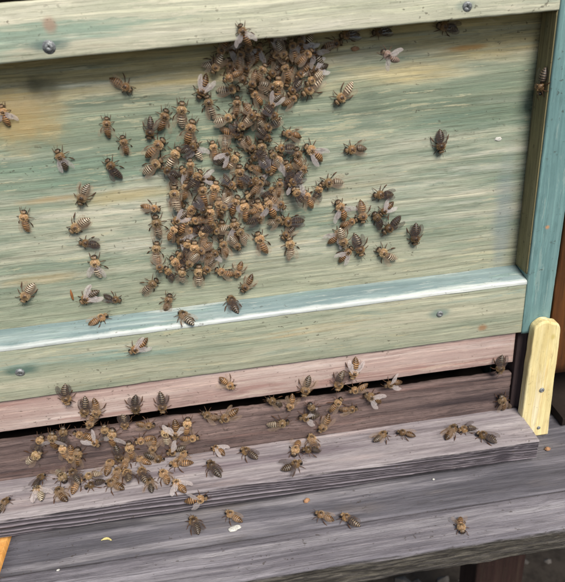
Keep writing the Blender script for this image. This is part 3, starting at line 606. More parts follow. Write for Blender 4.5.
# surface, position in mm on the surface, heading, size, pitch, roll, look, wing pose, group, label
BEES = '''
P -237.25 17.64 275.36 0.760 0.000 -0.650 0.92 1 3 of0 orange-brown bee alone near the top left of the panel, right of the dark knot
P -302.71 17.64 265.24 -0.013 0.000 1.000 0.86 3 7 ow0 bee with wings held out at the far left edge, below the dark knot
P -249.90 17.64 253.15 0.156 0.000 0.988 0.86 2 6 os0 bee facing straight up, alone below the topmost lone bee on the left of the panel
P -226.00 17.64 250.34 -0.300 0.000 -0.954 0.91 -5 0 df0 bee facing down with glossy black wings, at the top left fringe of the cluster
P -242.06 17.64 242.15 -0.064 0.000 0.998 0.86 5 2 of0 bee facing up just left of the glossy black bee at the cluster's fringe
P -277.40 17.64 237.71 -0.264 0.000 0.965 0.99 4 -6 ds0 bee facing up and left with bluish wings, alone on the far left of the panel
P -250.76 17.64 229.44 -0.369 0.000 0.929 0.97 0 -4 df0 bee facing up and left, midway between the cluster and the lone blue-winged bee
P -270.59 17.64 217.03 -0.466 0.000 -0.885 1.08 0 1 bf0 striped bee facing down, highest of the straggling column left of the cluster
P -276.92 17.64 199.11 -0.821 0.000 -0.571 1.13 -5 -4 bf0 striped bee facing down and left, second in the straggling column left of the cluster
P -273.62 17.64 185.73 -0.984 0.000 0.179 0.93 -2 6 df0 dark bee facing left, third in the straggling column left of the cluster
P -273.05 17.64 170.11 0.034 0.000 0.999 1.13 3 -5 bs0 boldly striped bee facing up, lowest in the straggling column left of the cluster
P -307.26 17.64 204.46 0.175 0.000 0.985 1.00 3 -5 of0 solitary bee facing up low on the far left of the panel
P -318.03 17.64 159.00 -0.584 0.000 -0.812 1.13 1 -5 bf0 striped bee facing down, alone in the bottom left corner of the panel
P -281.21 17.64 150.97 -0.823 0.000 -0.568 1.13 -5 5 ds0 bee facing down and left beside the small upright splinter, above the ledge
P -268.62 17.64 146.67 0.926 0.000 -0.376 0.86 -3 -4 df0 bee facing right, just right of the bee beside the upright splinter
G -279.15 12.61 132.54 0.854 0.509 0.108 1.01 5 5 of0 bee walking right along the pale blue ledge, leftmost bee on the ledge
P -243.98 17.64 152.52 0.809 0.000 0.588 1.03 -2 7 bf0 striped bee facing up and right just below the bottom left of the cluster
P -234.53 17.64 138.80 0.386 0.000 0.923 0.98 0 2 of0 bee facing up at the seam of panel and ledge, under the left of the cluster
G -223.74 3.66 130.64 -0.454 0.871 0.185 1.13 -3 7 bs0 striped bee crossing the white edge of the ledge, facing up and left
G -193.27 11.25 132.25 -0.180 0.962 0.204 1.13 2 7 df0 dark bee on the ledge facing up, rightmost bee on the ledge
R -255.13 0.00 119.93 -0.902 0.000 -0.431 1.05 4 -3 os0 only bee on the middle of the green bottom rail, facing left with wings apart
P -114.83 17.64 258.18 -0.769 0.000 -0.640 1.06 -1 -5 bf0 striped bee facing down and left, alone right of the cluster's neck
P -108.57 17.64 226.11 -0.998 0.000 -0.063 1.01 -4 -6 ds0 bee facing left, alone on the panel right of the middle of the cluster
P -57.22 17.64 224.66 0.083 0.000 -0.997 1.07 -2 1 df0 lone bee facing down on the empty right part of the panel
P -71.33 17.64 166.33 -0.016 0.000 -1.000 1.13 -5 2 df0 bee facing down, rightmost bee of the small group right of the cluster
P -90.31 17.64 154.05 -0.743 0.000 0.670 1.13 -1 -3 bf0 striped bee facing up and left, lowest right bee of the small right-hand group
P -91.94 17.64 195.48 -1.000 0.000 0.026 1.01 3 0 df0 bee facing left, topmost of the small group right of the cluster
P -90.06 17.64 185.73 -0.765 0.000 -0.644 0.86 -2 0 os0 bee facing down and left, second from top of the small right-hand group
P -95.17 17.64 178.64 -0.482 0.000 0.876 0.96 2 -7 df0 dark bee half hidden left of the top bees of the small right-hand group
P -87.16 17.64 174.59 -0.809 0.000 -0.588 1.13 5 -7 df0 bee with glossy blue-black closed wings, in the right of the small group beside the cluster
P -105.36 17.64 185.23 -0.018 0.000 -1.000 1.06 2 5 of0 bee facing down between the two halves of the small group right of the cluster
P -118.59 17.64 187.52 -0.387 0.000 0.922 1.09 -5 4 ow0 bee with both white wings held out, top left of the small right-hand group
P -114.76 17.64 179.10 0.939 0.000 0.343 0.86 -1 1 of0 bee facing right under the white-winged bee of the small group
P -123.08 17.64 170.26 0.668 0.000 0.744 1.02 -5 -7 ow0 bee with pale wings spread, left edge of the small right-hand group
P -119.04 15.04 171.47 0.222 0.000 -0.975 1.10 -10 14 bf0 bee facing down in the middle of the left half of the small group
P -117.67 17.64 157.70 0.710 0.000 0.704 0.96 -3 4 os0 pinkish bee facing up, lowest of the left half of the small group
P -108.02 17.64 163.07 0.183 0.000 -0.983 1.13 5 7 df0 bee facing down with glossy dark wings, under the bee dividing the small right-hand group
P -133.50 17.64 226.12 -0.744 0.000 0.668 1.11 -1 -2 os0 bee facing up and left on the right fringe of the cluster, level with its middle
P -123.51 17.64 206.88 -0.999 0.000 -0.053 1.07 0 4 bf0 striped bee sticking out to the right of the cluster, facing left
P -139.10 17.64 197.21 -0.371 0.000 0.929 0.95 -4 3 os0 bee with pink wings just below the striped bee sticking out of the cluster
P -133.33 17.64 201.36 0.406 0.000 0.914 0.86 3 5 df0 dark bee tucked behind the head of the striped bee that sticks out right
P -152.77 17.64 166.47 -0.074 0.000 0.997 1.13 -5 7 bf0 boldly striped bee facing up, lowest bee on the right side of the cluster
P -170.35 17.64 172.55 -0.235 0.000 0.972 1.13 -4 -2 of0 bee facing up, hanging below the cluster left of the boldly striped lowest right bee
P -149.89 17.64 184.51 -0.997 0.000 0.082 1.13 1 6 df0 dark-banded bee facing left, pointing out of the lower right of the cluster
P -152.62 17.64 177.48 -0.788 0.000 -0.615 0.86 -1 6 ds0 small dark bee right above the boldly striped lowest right bee
R -169.28 0.00 295.49 -0.309 0.000 0.951 0.86 0 -3 ow1 bee climbing onto the lower edge of the pale top rail above the cluster
P -174.64 17.64 287.29 -0.914 0.000 0.406 0.86 -2 -5 ow1 golden bee, spread pale wings, facing left, left top of cluster
P -187.66 17.64 281.04 0.917 0.000 0.398 0.86 -5 -5 bf1 striped bee, closed wings, facing up and right, left top of cluster
P -177.99 17.64 277.22 -0.065 0.000 0.998 0.88 2 7 of1 golden bee, closed wings, facing up, left top of cluster
P -193.83 17.64 269.77 -0.522 0.000 -0.853 0.98 -4 -7 os1 golden bee, wings apart, facing down and left, left neck of cluster
P -180.31 17.64 266.87 1.000 0.000 0.022 0.97 5 0 bf1 striped bee, closed wings, facing right, upper of two, middle neck of cluster
P -191.42 17.64 258.40 -0.120 0.000 0.993 0.98 -1 -4 bf1 striped bee, closed wings, facing up, upper of two, left neck of cluster
P -176.72 17.64 256.63 0.155 0.000 0.988 0.92 1 5 of1 golden bee, closed wings, facing up, upper of two, middle neck of cluster
P -184.52 15.04 251.36 0.980 0.000 0.199 0.94 -1 -2 bf1 striped bee, closed wings, facing right, lower of two, middle neck of cluster
P -171.42 17.64 250.49 0.178 0.000 0.984 1.10 -5 6 of1 golden bee, closed wings, facing up, lower of two, middle neck of cluster
P -162.20 17.64 283.81 0.374 0.000 0.928 0.86 -5 0 ow1 golden bee, spread pale wings, facing up, middle top of cluster
P -152.67 17.64 282.90 0.391 0.000 0.921 1.02 4 -5 os1 golden bee, wings apart, facing up, middle top of cluster
P -134.71 17.64 286.96 -0.684 0.000 -0.730 0.86 2 7 bw1 striped bee, spread pale wings, facing down and left, right top of cluster
P -138.29 17.64 278.24 -1.000 0.000 -0.029 0.93 1 4 of1 golden bee, closed wings, facing left, right top of cluster
P -142.44 15.04 283.83 -0.163 0.000 0.987 0.86 -12 -2 of1 golden bee, closed wings, facing up, right top of cluster
P -130.10 17.64 279.55 -0.527 0.000 0.850 0.86 -4 5 bw1 striped bee, spread pale wings, facing up and left, right top of cluster
P -120.93 17.64 284.96 0.990 0.000 0.138 0.86 -2 0 of1 golden bee, closed wings, facing right, right top of cluster
P -128.78 17.64 272.85 -0.964 0.000 -0.267 0.86 5 5 ds1 dark bee, wings apart, facing left, right top of cluster
P -92.62 17.64 289.35 -0.996 0.000 -0.085 0.86 5 0 df1 dark bee in the shadow under the top rail, a little right of the cluster
P -110.49 17.64 289.15 -0.999 0.000 -0.042 0.86 0 3 df1 dark bee squeezed under the top rail at the cluster's top right end
P -55.28 17.64 288.36 -0.980 0.000 0.200 0.98 0 -3 df1 dark bee tucked under the top rail far to the right, below the right screw
A -94.47 -4.36 278.93 -0.796 0.000 0.605 0.88 10 -5 pw1 pale bee flying in front of the panel, right of the top of the cluster
S -0.00 5.50 255.14 0.000 0.222 -0.975 1.09 -1 7 df1 bee facing down on the inner side of the right post
P -152.81 17.64 264.08 0.117 0.000 0.993 1.13 5 2 os1 golden bee, wings apart, facing up, right neck of cluster
P -160.72 17.64 266.78 -0.342 0.000 0.940 0.95 0 -2 bf1 striped bee, closed wings, facing up and left, upper of two, right neck of cluster
P -164.35 17.64 261.20 -0.613 0.000 0.790 0.86 -4 -3 os1 golden bee, wings apart, facing up and left, right neck of cluster
P -132.69 17.64 263.79 -0.852 0.000 -0.524 1.11 3 5 bf1 striped bee, closed wings, facing down and left, middle of three, right neck of cluster
P -145.82 17.64 270.72 -0.299 0.000 -0.954 0.86 -1 4 of1 golden bee, closed wings, facing down, right neck of cluster
P -161.96 17.64 250.67 0.648 0.000 0.762 0.93 3 3 of1 golden bee, closed wings, facing up and right, lowest of three, right neck of cluster
P -157.55 17.64 245.13 -0.891 0.000 -0.453 0.98 1 4 bf1 striped bee, closed wings, facing down and left, lowest of three, right neck of cluster
P -165.58 15.04 271.17 -0.333 0.000 -0.943 0.86 -4 6 of1 golden bee, closed wings, facing down, middle neck of cluster
P -168.18 17.64 278.94 -0.426 0.000 -0.905 0.86 -2 0 of1 golden bee, closed wings, facing down, middle top of cluster
P -208.03 17.64 255.95 0.223 0.000 0.975 1.08 3 3 bf1 striped bee, closed wings, facing up, lower of two, left neck of cluster
P -218.49 17.64 253.45 0.393 0.000 0.920 1.01 -2 7 os1 golden bee, wings apart, facing up, left neck of cluster
P -204.81 17.64 245.51 0.369 0.000 0.929 1.13 1 1 os1 golden bee, wings apart, facing up, left upper belly of cluster
P -225.78 17.64 238.65 0.791 0.000 0.612 1.13 -5 0 of1 golden bee, closed wings, facing up and right, left upper belly of cluster
P -228.96 17.64 228.47 0.864 0.000 0.503 1.07 -2 2 bf1 striped bee, closed wings, facing up and right, left upper belly of cluster
P -216.52 17.64 232.37 0.634 0.000 0.774 1.06 0 5 bs1 striped bee, wings apart, facing up and right, left upper belly of cluster
P -202.57 17.64 234.91 -0.219 0.000 0.976 0.94 1 4 bw1 striped bee, spread pale wings, facing up, middle upper belly of cluster
P -218.84 15.04 224.22 -0.767 0.000 0.642 0.86 -4 4 df1 dark bee, closed wings, facing up and left, left upper belly of cluster
P -210.65 17.64 221.27 -0.348 0.000 0.937 0.86 2 5 ds1 dark bee, wings apart, facing up and left, left upper belly of cluster
P -192.37 17.64 233.51 -0.089 0.000 0.996 0.86 -1 5 of1 golden bee, closed wings, facing up, upper of two, middle upper belly of cluster
P -185.48 17.64 235.38 -0.072 0.000 -0.997 0.88 4 3 bf1 striped bee, closed wings, facing down, middle upper belly of cluster
P -181.06 17.64 243.34 0.983 0.000 -0.185 1.04 5 7 of1 golden bee, closed wings, facing right, middle upper belly of cluster
P -173.87 17.64 235.00 0.474 0.000 -0.880 0.86 0 0 bf1 striped bee, closed wings, facing down and right, middle upper belly of cluster
P -183.14 17.64 225.66 0.648 0.000 0.762 0.99 -4 5 bf1 striped bee, closed wings, facing up and right, middle upper belly of cluster
P -170.01 17.64 220.88 -0.897 0.000 0.441 0.86 5 0 of1 golden bee, closed wings, facing left, right upper belly of cluster
P -179.39 17.64 216.71 0.070 0.000 0.998 1.10 2 3 of1 golden bee, closed wings, facing up, lower of two, middle upper belly of cluster
P -199.02 17.64 218.44 -0.998 0.000 0.058 0.86 2 -5 os1 golden bee, wings apart, facing left, middle upper belly of cluster
P -164.35 17.64 230.69 -0.120 0.000 0.993 1.01 3 1 bf1 striped bee, closed wings, facing up, right upper belly of cluster
P -157.45 17.64 222.12 0.507 0.000 0.862 1.13 1 -1 ow1 golden bee, spread pale wings, facing up and right, right upper belly of cluster
P -146.11 17.64 238.16 -0.970 0.000 0.244 0.90 1 4 os1 golden bee, wings apart, facing left, right upper belly of cluster
P -143.88 17.64 223.32 -0.097 0.000 0.995 1.07 1 3 of1 golden bee, closed wings, facing up, right upper belly of cluster
P -149.18 17.64 216.01 -0.263 0.000 0.965 1.05 -5 -5 df1 dark bee, closed wings, facing up, right upper belly of cluster
P -151.07 15.04 231.45 -1.000 0.000 0.014 0.89 -1 4 df1 dark bee, closed wings, facing left, right upper belly of cluster
P -146.17 15.04 208.41 0.188 0.000 0.982 1.08 -8 5 bs1 striped bee, wings apart, facing up, right lower belly of cluster
P -167.55 17.64 212.32 -0.941 0.000 0.338 0.99 1 -7 dw1 dark bee, spread pale wings, facing left, right lower belly of cluster
P -217.54 17.64 218.41 0.108 0.000 0.994 0.88 0 -4 bs1 striped bee, wings apart, facing up, left lower belly of cluster
P -218.22 15.04 207.93 0.079 0.000 0.997 1.12 -14 -11 bf1 striped bee, closed wings, facing up, left lower belly of cluster
P -211.41 15.04 212.09 0.191 0.000 0.982 0.93 -5 -10 of1 golden bee, closed wings, facing up, left lower belly of cluster
P -234.39 17.64 203.70 0.944 0.000 -0.329 0.86 -3 -7 of1 golden bee, closed wings, facing right, left lower belly of cluster
P -232.07 17.64 191.12 0.004 0.000 1.000 1.13 0 -1 bf1 striped bee, closed wings, facing up, topmost of three, left bottom of cluster
P -212.33 17.64 198.11 0.775 0.000 0.632 1.09 1 1 of1 golden bee, closed wings, facing up and right, left lower belly of cluster
P -216.83 15.04 191.91 0.594 0.000 0.804 1.01 -8 12 os1 golden bee, wings apart, facing up and right, left lower belly of cluster
P -215.78 17.64 186.87 0.997 0.000 -0.075 0.92 -5 -1 of1 golden bee, closed wings, facing right, middle bottom of cluster
P -207.50 17.64 189.38 0.092 0.000 0.996 0.94 -2 -1 df1 dark bee, closed wings, facing up, upper of two, middle bottom of cluster
P -202.51 17.64 207.97 0.017 0.000 1.000 1.09 -4 5 os1 golden bee, wings apart, facing up, middle lower belly of cluster
P -194.98 17.64 208.64 0.287 0.000 0.958 1.05 -1 -7 of1 golden bee, closed wings, facing up, second of four down, middle lower belly of cluster
P -186.77 17.64 209.55 0.071 0.000 0.997 0.94 1 -6 of1 golden bee, closed wings, facing up, first of four down, middle lower belly of cluster
P -193.51 17.64 198.65 0.080 0.000 0.997 1.01 0 -2 of1 golden bee, closed wings, facing up, third of four down, middle lower belly of cluster
P -200.17 17.64 193.99 0.090 0.000 0.996 1.07 0 7 of1 golden bee, closed wings, facing up, fourth of four down, middle lower belly of cluster
P -205.10 15.04 182.53 0.055 0.000 0.999 1.10 10 -2 of1 golden bee, closed wings, facing up, middle bottom of cluster
P -184.67 17.64 199.19 0.445 0.000 0.896 1.03 3 2 ow1 golden bee, spread pale wings, facing up, middle lower belly of cluster
P -177.80 17.64 194.77 -0.110 0.000 0.994 1.13 -1 -5 os1 golden bee, wings apart, facing up, right lower belly of cluster
P -173.72 17.64 201.70 -0.434 0.000 0.901 0.92 1 1 bf1 striped bee, closed wings, facing up and left, right lower belly of cluster
P -186.06 17.64 184.01 -0.003 0.000 1.000 1.13 5 7 os1 golden bee, wings apart, facing up, right bottom of cluster
P -193.83 17.64 183.68 0.121 0.000 0.993 1.05 1 -2 ds1 dark bee, wings apart, facing up, right bottom of cluster
P -162.25 17.64 204.48 0.813 0.000 0.582 0.86 4 -7 df1 dark bee, closed wings, facing up and right, right lower belly of cluster
P -156.84 15.04 207.20 0.187 0.000 0.982 0.86 -12 2 of1 golden bee, closed wings, facing up, upper of two, right lower belly of cluster
P -158.69 15.04 198.90 0.692 0.000 -0.722 0.94 3 -11 of1 golden bee, closed wings, facing down and right, right lower belly of cluster
P -163.52 15.04 195.92 -0.344 0.000 0.939 1.13 4 12 ow1 golden bee, spread pale wings, facing up and left, right lower belly of cluster
P -170.71 15.04 194.54 0.095 0.000 0.995 1.13 -3 -2 of1 golden bee, closed wings, facing up, lower of two, right lower belly of cluster
P -235.49 17.64 174.66 0.209 0.000 0.978 1.03 -3 -3 bf1 striped bee, closed wings, facing up, middle of three, left bottom of cluster
P -234.99 15.04 167.60 0.042 0.000 -0.999 0.86 15 -3 of1 golden bee, closed wings, facing down, left bottom of cluster
P -217.41 17.64 179.75 -0.874 0.000 0.485 1.13 5 6 dw1 dark bee, spread pale wings, facing left, left bottom of cluster
P -223.72 17.64 164.85 -0.470 0.000 0.883 1.04 1 -3 of1 golden bee, closed wings, facing up and left, left bottom of cluster
P -222.11 15.04 158.89 0.241 0.000 0.970 0.96 15 0 bf1 striped bee, closed wings, facing up, lowest of three, left bottom of cluster
P -211.95 15.04 173.03 0.141 0.000 0.990 1.07 -2 -5 os1 golden bee, wings apart, facing up, middle bottom of cluster
P -229.65 17.64 159.03 -0.401 0.000 0.916 0.86 5 0 df1 dark bee, closed wings, facing up and left, lower of two, left bottom of cluster
P -204.07 17.64 169.07 0.100 0.000 0.995 1.13 -2 0 dw1 dark bee, spread pale wings, facing up, middle bottom of cluster
P -193.39 15.04 172.64 -0.263 0.000 0.965 0.95 -12 3 of1 golden bee, closed wings, facing up and left, upper of two, right bottom of cluster
P -211.91 17.64 155.48 0.138 0.000 0.990 1.13 0 -3 bf1 striped bee, closed wings, facing up, middle bottom of cluster
P -195.70 17.64 155.10 -0.841 0.000 0.541 0.97 3 5 of1 golden bee, closed wings, facing up and left, lower of two, right bottom of cluster
P -186.34 17.64 156.29 -0.408 0.000 -0.913 0.90 -5 0 os1 golden bee, wings apart, facing down, right bottom of cluster
P -181.73 17.64 145.24 -0.648 0.000 -0.761 0.99 -2 6 os1 golden bee, wings apart, facing down and left, right bottom of cluster
P -161.11 12.44 274.29 0.525 0.000 0.851 0.86 9 -12 of1 golden bee, closed wings, facing up and right, topmost of three, right neck of cluster
P -171.84 15.04 282.20 0.397 0.000 0.918 0.86 -7 -11 of1 golden bee, closed wings, facing up, middle top of cluster
P -167.11 15.04 285.85 0.284 0.000 0.959 0.86 15 -6 ds1 dark bee, wings apart, facing up, middle top of cluster
P -147.62 15.04 273.40 -0.154 0.000 0.988 0.86 3 0 of1 golden bee, closed wings, facing up, right neck of cluster
P -137.54 17.64 272.61 -0.805 0.000 -0.594 0.86 1 1 os1 golden bee, wings apart, facing down and left, right neck of cluster
P -132.25 15.04 269.03 -0.881 0.000 -0.473 0.86 7 -12 bf1 striped bee, closed wings, facing down and left, topmost of three, right neck of cluster
P -180.74 15.04 289.39 -0.619 0.000 -0.785 0.86 8 -6 os1 golden bee, wings apart, facing down and left, left top of cluster
P -150.26 15.04 282.01 -0.836 0.000 0.549 0.86 1 -5 of1 golden bee, closed wings, facing up and left, middle top of cluster
P -152.08 15.04 289.82 -0.903 0.000 0.430 0.86 -6 0 ds1 dark bee, wings apart, facing left, middle top of cluster
P -137.97 15.04 284.97 -0.196 0.000 0.981 0.86 -1 -4 ow1 golden bee, spread pale wings, facing up, right top of cluster
P -207.06 15.04 225.83 0.090 0.000 0.996 0.86 7 2 of1 golden bee, closed wings, facing up, left upper belly of cluster
P -189.18 15.04 227.10 0.767 0.000 -0.642 0.86 -14 -7 df1 dark bee, closed wings, facing down and right, lower of two, middle upper belly of cluster
P -157.70 15.04 225.64 -0.500 0.000 0.866 0.86 -1 13 bf1 striped bee, closed wings, facing up and left, right upper belly of cluster
P -174.16 15.04 214.21 0.682 0.000 -0.731 0.86 12 1 df1 dark bee, closed wings, facing down and right, upper of two, right lower belly of cluster
P -173.40 12.44 191.08 0.972 0.000 0.235 0.86 -15 13 df1 dark bee, closed wings, facing right, right lower belly of cluster
P -194.92 15.04 185.59 -0.991 0.000 -0.136 0.86 -2 2 bf1 striped bee, closed wings, facing left, right bottom of cluster
P -206.92 15.04 193.62 -0.993 0.000 -0.122 0.86 6 4 of1 golden bee, closed wings, facing left, middle lower belly of cluster
P -217.30 15.04 176.47 0.311 0.000 0.950 0.86 0 13 df1 dark bee, closed wings, facing up, lower of two, middle bottom of cluster
P -178.52 15.04 244.21 0.304 0.000 -0.953 0.86 -3 -3 df1 dark bee, closed wings, facing down and right, upper of two, middle upper belly of cluster
P -165.13 15.04 249.59 -0.365 0.000 0.931 0.86 11 -9 bf1 striped bee, closed wings, facing up and left, lower of two, right neck of cluster
P -205.98 12.44 219.31 0.611 0.000 0.791 1.01 -6 15 df1 dark bee, closed wings, facing up and right, left lower belly of cluster
P -170.58 12.44 210.91 0.625 0.000 0.780 0.94 -13 16 of1 golden bee, closed wings, facing up and right, upper of two, right lower belly of cluster
P -185.97 15.04 214.65 0.635 0.000 -0.772 0.86 6 -2 df1 dark bee, closed wings, facing down and right, upper of two, middle lower belly of cluster
P -157.84 15.04 267.51 0.872 0.000 -0.490 0.86 -6 8 bf1 striped bee, closed wings, facing down and right, right neck of cluster
P -150.97 17.64 208.16 0.322 0.000 -0.947 0.90 4 -5 df1 dark bee, closed wings, facing down and right, lower of two, right lower belly of cluster
P -201.87 15.04 169.71 0.932 0.000 0.363 0.86 0 1 of1 golden bee, closed wings, facing up and right, middle bottom of cluster
P -220.00 17.64 168.87 -0.558 0.000 0.830 0.86 0 -2 df1 dark bee, closed wings, facing up and left, upper of two, left bottom of cluster
P -149.74 12.44 285.57 0.512 0.000 -0.859 0.86 -11 4 bf1 striped bee, closed wings, facing down and right, middle top of cluster
P -153.63 17.64 274.67 -0.716 0.000 -0.699 0.86 3 -6 ds1 dark bee, wings apart, facing down and left, upper of two, right neck of cluster
P -173.07 12.44 274.66 0.587 0.000 -0.809 0.86 -8 15 os1 golden bee, wings apart, facing down and right, middle neck of cluster
P -169.66 12.44 254.49 0.524 0.000 -0.852 0.86 9 7 of1 golden bee, closed wings, facing down and right, middle neck of cluster
P -162.79 15.04 240.84 0.636 0.000 -0.771 0.86 -15 7 df1 dark bee, closed wings, facing down and right, upper of two, right upper belly of cluster
P -189.41 15.04 201.03 -0.495 0.000 -0.869 0.89 15 15 bf1 striped bee, closed wings, facing down and left, middle lower belly of cluster
P -204.85 12.44 201.94 0.464 0.000 -0.886 0.88 6 -21 df1 dark bee, closed wings, facing down and right, lower of two, middle lower belly of cluster
P -217.96 17.64 206.11 0.710 0.000 -0.704 0.86 4 -4 df1 dark bee, closed wings, facing down and right, left lower belly of cluster
P -205.50 12.44 175.39 -0.766 0.000 -0.643 0.92 4 21 of1 golden bee, closed wings, facing down and left, middle bottom of cluster
P -223.03 12.44 188.24 0.665 0.000 0.747 0.86 6 -17 os1 golden bee, wings apart, facing up and right, left bottom of cluster
P -182.01 15.04 179.92 -0.475 0.000 0.880 0.95 -6 13 bf1 striped bee, closed wings, facing up and left, right bottom of cluster
P -187.12 12.44 230.83 0.729 0.000 0.685 0.86 -11 5 ds1 dark bee, wings apart, facing up and right, middle upper belly of cluster
P -142.87 17.64 264.53 -0.778 0.000 -0.628 0.86 -1 -5 df1 dark bee, closed wings, facing down and left, right neck of cluster
P -136.49 12.44 280.02 0.781 0.000 0.624 0.86 3 -21 of1 golden bee, closed wings, facing up and right, right top of cluster
P -184.13 15.04 281.56 -0.610 0.000 -0.792 0.86 -12 -3 bf1 striped bee, closed wings, facing down and left, left top of cluster
P -155.50 15.04 259.14 -0.681 0.000 -0.732 0.86 -13 -14 ds1 dark bee, wings apart, facing down and left, lower of two, right neck of cluster
P -146.00 12.44 202.38 -0.517 0.000 0.856 0.92 2 11 df1 dark bee, closed wings, facing up and left, right lower belly of cluster
P -168.56 15.04 229.24 -0.828 0.000 -0.560 0.86 12 -11 df1 dark bee, closed wings, facing down and left, right upper belly of cluster
P -214.79 9.84 170.36 -0.609 0.000 -0.793 0.90 -2 -11 bf1 striped bee, closed wings, facing down and left, middle bottom of cluster
P -204.70 15.04 162.48 -0.601 0.000 -0.799 0.92 3 0 ds1 dark bee, wings apart, facing down and left, middle bottom of cluster
P -162.82 15.04 221.11 0.465 0.000 -0.885 0.86 14 -4 df1 dark bee, closed wings, facing down and right, lower of two, right upper belly of cluster
P -142.65 15.04 220.33 0.510 0.000 -0.860 0.86 -14 6 of1 golden bee, closed wings, facing down and right, right upper belly of cluster
P -171.36 15.04 235.99 0.465 0.000 -0.886 0.86 -11 4 of1 golden bee, closed wings, facing down and right, middle upper belly of cluster
P -146.02 12.44 211.75 -0.862 0.000 -0.507 0.86 0 19 df1 dark bee, closed wings, facing down and left, right lower belly of cluster
P -171.35 12.44 196.61 0.911 0.000 0.413 0.86 1 5 of1 golden bee, closed wings, facing up and right, lower of two, right lower belly of cluster
P -186.80 15.04 175.85 0.449 0.000 -0.894 0.86 -7 1 bf1 striped bee, closed wings, facing down and right, right bottom of cluster
P -201.20 12.44 189.38 0.864 0.000 0.503 0.86 -7 12 df1 dark bee, closed wings, facing up and right, middle bottom of cluster
P -217.94 12.44 197.90 -0.868 0.000 -0.497 0.86 0 -17 ds1 dark bee, wings apart, facing down and left, left lower belly of cluster
P -206.31 15.04 236.93 0.956 0.000 0.292 0.86 -8 -4 df1 dark bee, closed wings, facing up and right, left upper belly of cluster
P -173.66 12.44 248.83 -0.834 0.000 -0.552 0.86 7 -15 bf1 striped bee, closed wings, facing down and left, middle neck of cluster
P -157.43 12.44 252.69 0.712 0.000 -0.703 0.86 6 7 df1 dark bee, closed wings, facing down and right, right neck of cluster
P -146.23 17.64 257.18 0.832 0.000 0.555 0.86 -4 2 of1 golden bee, closed wings, facing up and right, middle of three, right neck of cluster
P -176.91 9.84 275.94 -0.921 0.000 -0.390 0.86 -13 -24 of1 golden bee, closed wings, facing down and left, middle neck of cluster
P -160.37 15.04 186.49 0.876 0.000 0.483 0.86 3 -8 bf1 striped bee, closed wings, facing up and right, right lower belly of cluster
K -307.84 2.00 90.06 0.017 0.000 -1.000 1.18 4 0 df2 bee facing down on the left of the pink strip, leftmost bee on the strip
K -297.76 2.00 77.72 -0.338 0.000 -0.941 1.13 -2 4 df2 dark bee facing down on the pink strip, left one of a touching pair
K -290.99 2.00 75.71 -0.165 0.000 -0.986 1.11 -5 3 of2 brown bee facing down on the pink strip, right one of a touching pair
K -266.09 2.00 75.15 -0.059 0.000 -0.998 1.18 -5 -5 df2 bee with glossy black wings facing down on the pink strip, left of two alone ones
K -247.98 2.00 72.45 -0.119 0.000 -0.993 1.12 5 2 df2 bee with dark wings facing down on the pink strip, right of two alone ones
K -203.86 2.00 81.64 0.645 0.000 -0.764 1.00 -3 -6 os2 bee seen from the front, alone in the middle of the pink strip
K -150.46 2.00 70.19 -0.343 0.000 -0.939 1.18 5 2 ds2 bee with raised wings leaving the entrance, right of the middle of the pink strip
K -127.87 2.00 71.44 -0.244 0.000 -0.970 1.18 3 -5 df2 bee with blue-black wings on the pink strip, left of the strip's highest bee
K -116.88 2.00 79.24 -0.303 0.000 -0.953 1.18 1 -2 os2 bee highest on the pink strip, right one of the pair with wings pointing up
K -114.45 2.00 62.10 -0.983 0.000 -0.184 1.00 -3 -2 of2 bee at the entrance slot just below the pair with wings pointing up
K -89.65 2.00 62.67 -0.988 0.000 -0.153 1.00 1 -2 ow2 yellowish bee with white wings at the slot, right of the strip's highest bee
K -13.66 2.00 66.35 0.040 0.000 -0.999 1.16 -1 -5 df2 bee facing down on the far right end of the pink strip near the yellow lath
B -7.18 5.00 29.12 -0.247 0.000 0.969 1.18 3 2 os2 bee with pale wings on the riser's right end, beside the yellow lath
B -341.78 5.00 40.27 0.825 0.000 0.565 1.18 3 -1 bf2 striped bee facing up and right, leftmost bee on the dark riser
B -325.71 5.00 51.96 0.170 0.000 0.985 1.18 4 0 ow2 bee with one white wing at the slot, second bee from the left on the riser
B -317.96 5.00 54.99 0.183 0.000 0.983 1.04 1 1 df2 dark bee creeping into the slot, third bee from the left on the riser
B -321.28 5.00 40.92 0.083 0.000 0.997 1.01 2 -1 of2 bee seen nearly head-on just below the slot on the left of the riser
B -312.60 5.00 34.18 0.192 0.000 0.981 1.18 -4 -7 of2 long golden bee facing up on the left half of the riser
B -305.05 5.00 52.68 -0.867 0.000 0.499 1.00 -3 -7 of2 bee facing left in the slot, above the long golden bee on the riser
B -299.31 2.40 49.43 0.640 0.000 -0.768 1.00 12 0 ow2 bee with white wings just left of the one with a white V of wings
B -286.53 5.00 47.46 0.235 0.000 0.972 1.18 3 -7 ow2 bee with a white V of wings on the left half of the riser
B -277.19 5.00 33.55 0.010 0.000 1.000 1.17 0 6 of2 pale brown bee facing up, just right of the one with a white V of wings
B -265.70 5.00 41.48 -0.994 0.000 -0.111 1.00 1 -1 of2 blurred pale bee facing left, between the pale brown bee and the striped upright one
B -262.05 5.00 24.26 0.815 0.000 -0.579 1.16 0 -6 ds2 bee with a whitish flat wing at the foot of the riser
B -250.35 5.00 42.14 0.069 0.000 0.998 1.18 -4 -5 bf2 striped upright bee facing up at the slot, left of the middle of the riser
B -235.31 5.00 47.54 0.237 0.000 0.972 1.12 -1 -1 os2 bee facing up beside a white upright wing at the slot
B -235.14 5.00 36.78 0.999 0.000 0.044 1.00 4 -5 of2 yellow bee facing right on the riser below the bee beside the white upright wing
B -243.47 5.00 46.29 -0.254 0.000 -0.967 1.18 -2 -3 ow2 bee with a white upright wing pointing to the slot
